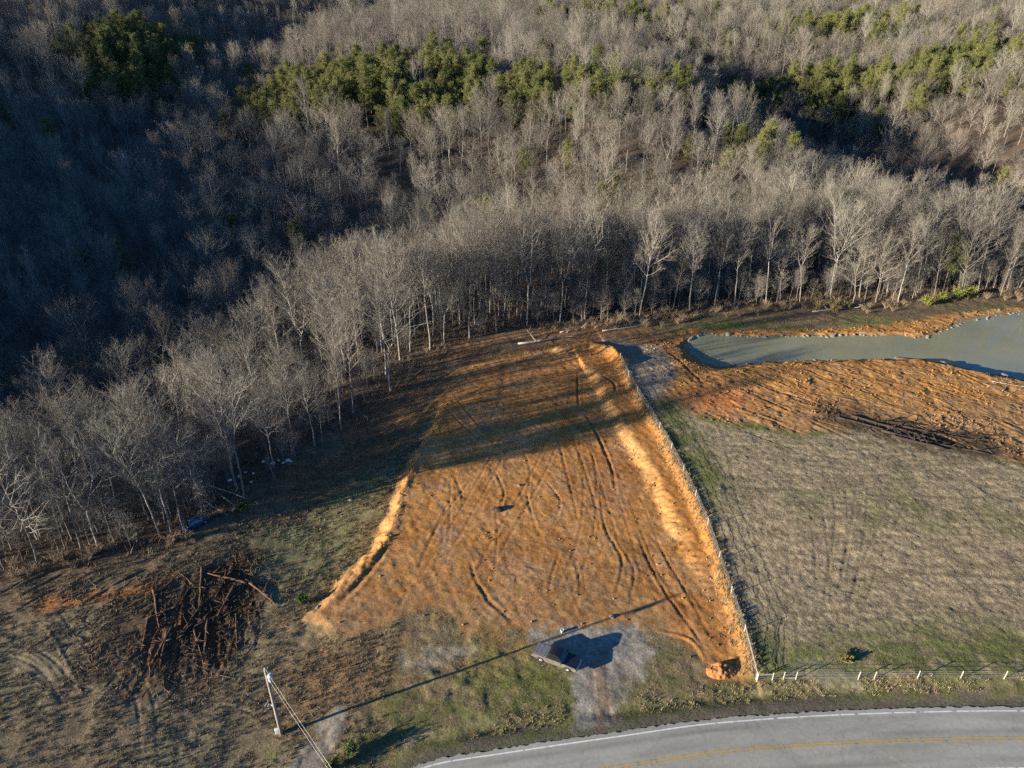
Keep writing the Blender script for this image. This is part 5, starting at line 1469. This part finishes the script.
# tall dry fringe by the fence, clumps on the road ditch, weeds left of the clay bank and round the gouges
Lf = cumlen(FENCE_S); s_ = q.uniform(0, Lf[-1], 2600); fx = np.interp(s_, Lf, FENCE_S[:, 0]) + q.normal(size=2600) * .7 - .3; fy = np.interp(s_, Lf, FENCE_S[:, 1]) + q.normal(size=2600) * .3
wx = [fx]; wy = [fy]; wh = [q.uniform(.12, .50, 2600) * (.6 + .6 * vnoise(fx * .3, fy * .3, 9))]; wc = [np.array([.31, .235, .135]) * q.uniform(.7, 1.25, 2600)[:, None]]
k = (dr > 5.9) & (dr < 8.6) & green & (patchy > .08); wx.append(x[k]); wy.append(y[k]); wh.append(q.uniform(.12, .38, k.sum())); wc.append(np.array([.27, .225, .14]) * q.uniform(.6, 1.3, k.sum())[:, None])
k = green & (x < -15) & (y > 45) & (q.random(len(x)) < .7) & (patchy > -.3); wx.append(x[k]); wy.append(y[k]); wh.append(q.uniform(.10, .42, k.sum())); wc.append(np.array([.20, .165, .105]) * q.uniform(.55, 1.3, k.sum())[:, None])
wx, wy, wh, wc = map(np.concatenate, (wx, wy, wh, wc))
tufts('dry_weeds', wx, wy, wh, np.full(len(wx), .22), 10, wc, 'tall dry straw weeds along the fence and ditch', .45)
# clods of loose clay
def clods(name, x, y, r_, label):
    n = len(x); z = gz_at(x, y); base = np.array([(1, 0, 0), (0, 1, 0), (-1, 0, 0), (0, -1, 0), (0, 0, 1), (0, 0, -1), (.6, .6, .45), (-.6, .55, .5), (.5, -.6, .5), (-.55, -.6, .4)], float)
    F0 = np.array([(0, 6, 8), (6, 1, 7), (7, 2, 9), (9, 3, 8), (8, 3, 0), (0, 1, 6), (1, 2, 7), (2, 3, 9), (4, 8, 6), (4, 6, 7), (4, 7, 9), (4, 9, 8), (5, 1, 0), (5, 2, 1), (5, 3, 2), (5, 0, 3)])
    V = base[None] * r_[:, None, None] * q.uniform(.6, 1.4, (n, 10, 3)) * np.array([1, 1, .75]); a = q.uniform(0, 6.28, n); ca, sa = np.cos(a)[:, None], np.sin(a)[:, None]
    V = np.stack([V[..., 0] * ca - V[..., 1] * sa + x[:, None], V[..., 0] * sa + V[..., 1] * ca + y[:, None], V[..., 2] + z[:, None] + r_[:, None] * .25], -1).reshape(-1, 3)
    F = (np.arange(n)[:, None, None] * 10 + F0[None]).reshape(-1, 3)
    c = np.repeat(sample_tint(x, y) * q.uniform(.7, 1.3, n)[:, None], 10, 0)
    tag(mesh_np(name, V, F, M['blades'], tint=np.clip(c, .01, .9)), label, kind='stuff')
xc, yc = q.uniform(-34, 36, 60000), q.uniform(56, 152, 60000); pdv = poly_sd(xc, yc, PAD); dbk, sbk, _ = seg_dist(xc, yc, BANK); dlk, slk, _ = seg_dist(xc, yc, LEFT); pk = fbm(xc * .25, yc * .25, 401, 3)
pr = .015 + .10 * sstep(.1, .5, pk) + .35 * np.exp(-((-dbk * sbk - .2) / 1.2) ** 2) + .45 * np.exp(-((dlk * slk + .6) / 1.4) ** 2) * (yc > 70) + .5 * sstep(136, 146, yc)
kk = (pdv > -1.5) & (q.random(60000) < pr); xc, yc = xc[kk], yc[kk]
clods('dirt_clods', xc, yc, .025 + .15 * q.random(len(xc)) ** 6 + .03 * q.random(len(xc)), 'loose orange clay clods on the graded pad and its banks')
xc, yc = q.uniform(25, 130, 60000), q.uniform(100, 175, 60000); kk = (poly_sd(xc, yc, BANKAREA) > -.5) & (poly_sd(xc, yc, POND) < -1) & (fbm(xc * .25, yc * .25, 402, 3) + q.uniform(-.3, .3, 60000) > .30); xc, yc = xc[kk], yc[kk]
clods('dirt_clods', xc, yc, .035 + .2 * q.random(len(xc)) ** 6 + .05 * q.random(len(xc)), 'loose orange clay clods on the dirt round the pond')
# loose sticks and slash in the torn ground by the pole and on the pond dirt
def sticks(name, poly, z, n, lmin, lmax, ang, col_, label):
    lo, hi = poly.min(0), poly.max(0); x = q.uniform(lo[0], hi[0], n * 3); y = q.uniform(lo[1], hi[1], n * 3)
    k = poly_sd(x, y, poly) + fbm(x * .3, y * .3, 88, 3) * 3 > 0; x, y = x[k][:n], y[k][:n]; n = len(x)
    a = ang + q.normal(size=n) * .7; l = q.uniform(lmin, lmax, n); zz = gz_at(x, y)
    p0 = np.stack([x, y, zz + .02], 1); x1, y1 = x + np.cos(a) * l, y + np.sin(a) * l
    p1 = np.stack([x1, y1, gz_at(x1, y1) + q.uniform(.0, .25, n)], 1); pm = (p0 + p1) / 2 + q.normal(size=(n, 3)) * np.array([.1, .1, .04]) * l[:, None] * .5
    V, F = tubes_np(np.stack([p0, pm, p1], 1), np.stack([np.full(n, .04), np.full(n, .032), np.full(n, .012)], 1) * q.uniform(.5, 1.3, n)[:, None], 4)
    c = np.repeat(np.asarray(col_) * q.uniform(.45, 1.5, n)[:, None], 12, 0)
    tag(mesh_np(name, V, F, M['blades'], tint=np.clip(c, .01, .9)), label, kind='stuff')
sticks('slash_debris', P([(60, 600), (190, 568), (262, 552), (270, 620), (245, 680), (190, 720), (100, 720), (60, 660)], -1), -1, 800, .4, 2.2, 1.2, (.17, .12, .075), 'broken sticks and slash on the torn brown ground')
sticks('slash_debris', P([(760, 372), (900, 368), (1030, 395), (1030, 460), (900, 440), (790, 425)],   .6), .6, 350, .4, 2.0, -.5, (.20, .13, .08), 'broken sticks and roots on the dirt by the pond')
# brush on the wood floor
N_ = 44000; x = q.uniform(-150, 160, N_); y = q.uniform(60, 230, N_); sdv = poly_sd(x, y, OPEN); bkv = poly_sd(x, y, BANKAREA); pdv = poly_sd(x, y, PAD)
k = (sdv < 2.5 + fbm(x * .2, y * .2, 310, 3) * 5) & (sdv > -60) & (bkv < -1) & (pdv < -3); x, y = x[k], y[k]
wcol = np.array([.19, .145, .10]) * q.uniform(.5, 1.4, len(x))[:, None]
tufts('undergrowth', x, y, q.uniform(.4, 1.5, len(x)), q.uniform(.2, .7, len(x)), 9, wcol, 'leafless brown undergrowth on the woodland floor', .6, .022)

# ------------------------------------------------------------------ camera, light, world
cam = bpy.data.cameras.new('camera'); co = bpy.data.objects.new('camera', cam); COL.objects.link(co)
co.location = (0, 0, CAM_H); co.rotation_euler = (R(90) - PITCH, 0, 0)
cam.sensor_width = 36; cam.lens = 36 * FPX / 1024; cam.clip_end = 6000; cam.clip_start = .5
scene.camera = co

sun = bpy.data.lights.new('sun', 'SUN'); so = bpy.data.objects.new('sun', sun); COL.objects.link(so)
sun.energy = 5.0; sun.angle = R(.5); sun.color = (1.0, .87, .68)
sd = Vector((math.sin(SUN_AZ) * math.cos(SUN_EL), math.cos(SUN_AZ) * math.cos(SUN_EL), math.sin(SUN_EL)))
so.rotation_euler = sd.to_track_quat('Z', 'Y').to_euler(); so.location = (-60, -30, 120)

w = bpy.data.worlds.new('World'); scene.world = w; w.use_nodes = True
nt = w.node_tree; bg = nt.nodes['Background']
sky = nt.nodes.new('ShaderNodeTexSky'); sky.sky_type = 'NISHITA'; sky.sun_disc = False
sky.sun_elevation = SUN_EL; sky.sun_rotation = SUN_AZ % (2 * math.pi); sky.altitude = 300; sky.dust_density = .0; sky.ozone_density = 7.0; sky.air_density = 1.0
nt.links.new(sky.outputs[0], bg.inputs['Color']); bg.inputs['Strength'].default_value = .068

vs = scene.view_settings
vs.view_transform = 'Standard'; vs.look = 'None'; vs.gamma = 1; vs.use_curve_mapping = False; vs.exposure = 1.52
scene.cycles.use_denoising = False; scene.cycles.max_bounces = 4; scene.cycles.diffuse_bounces = 2; scene.cycles.glossy_bounces = 2; scene.cycles.transparent_max_bounces = 4
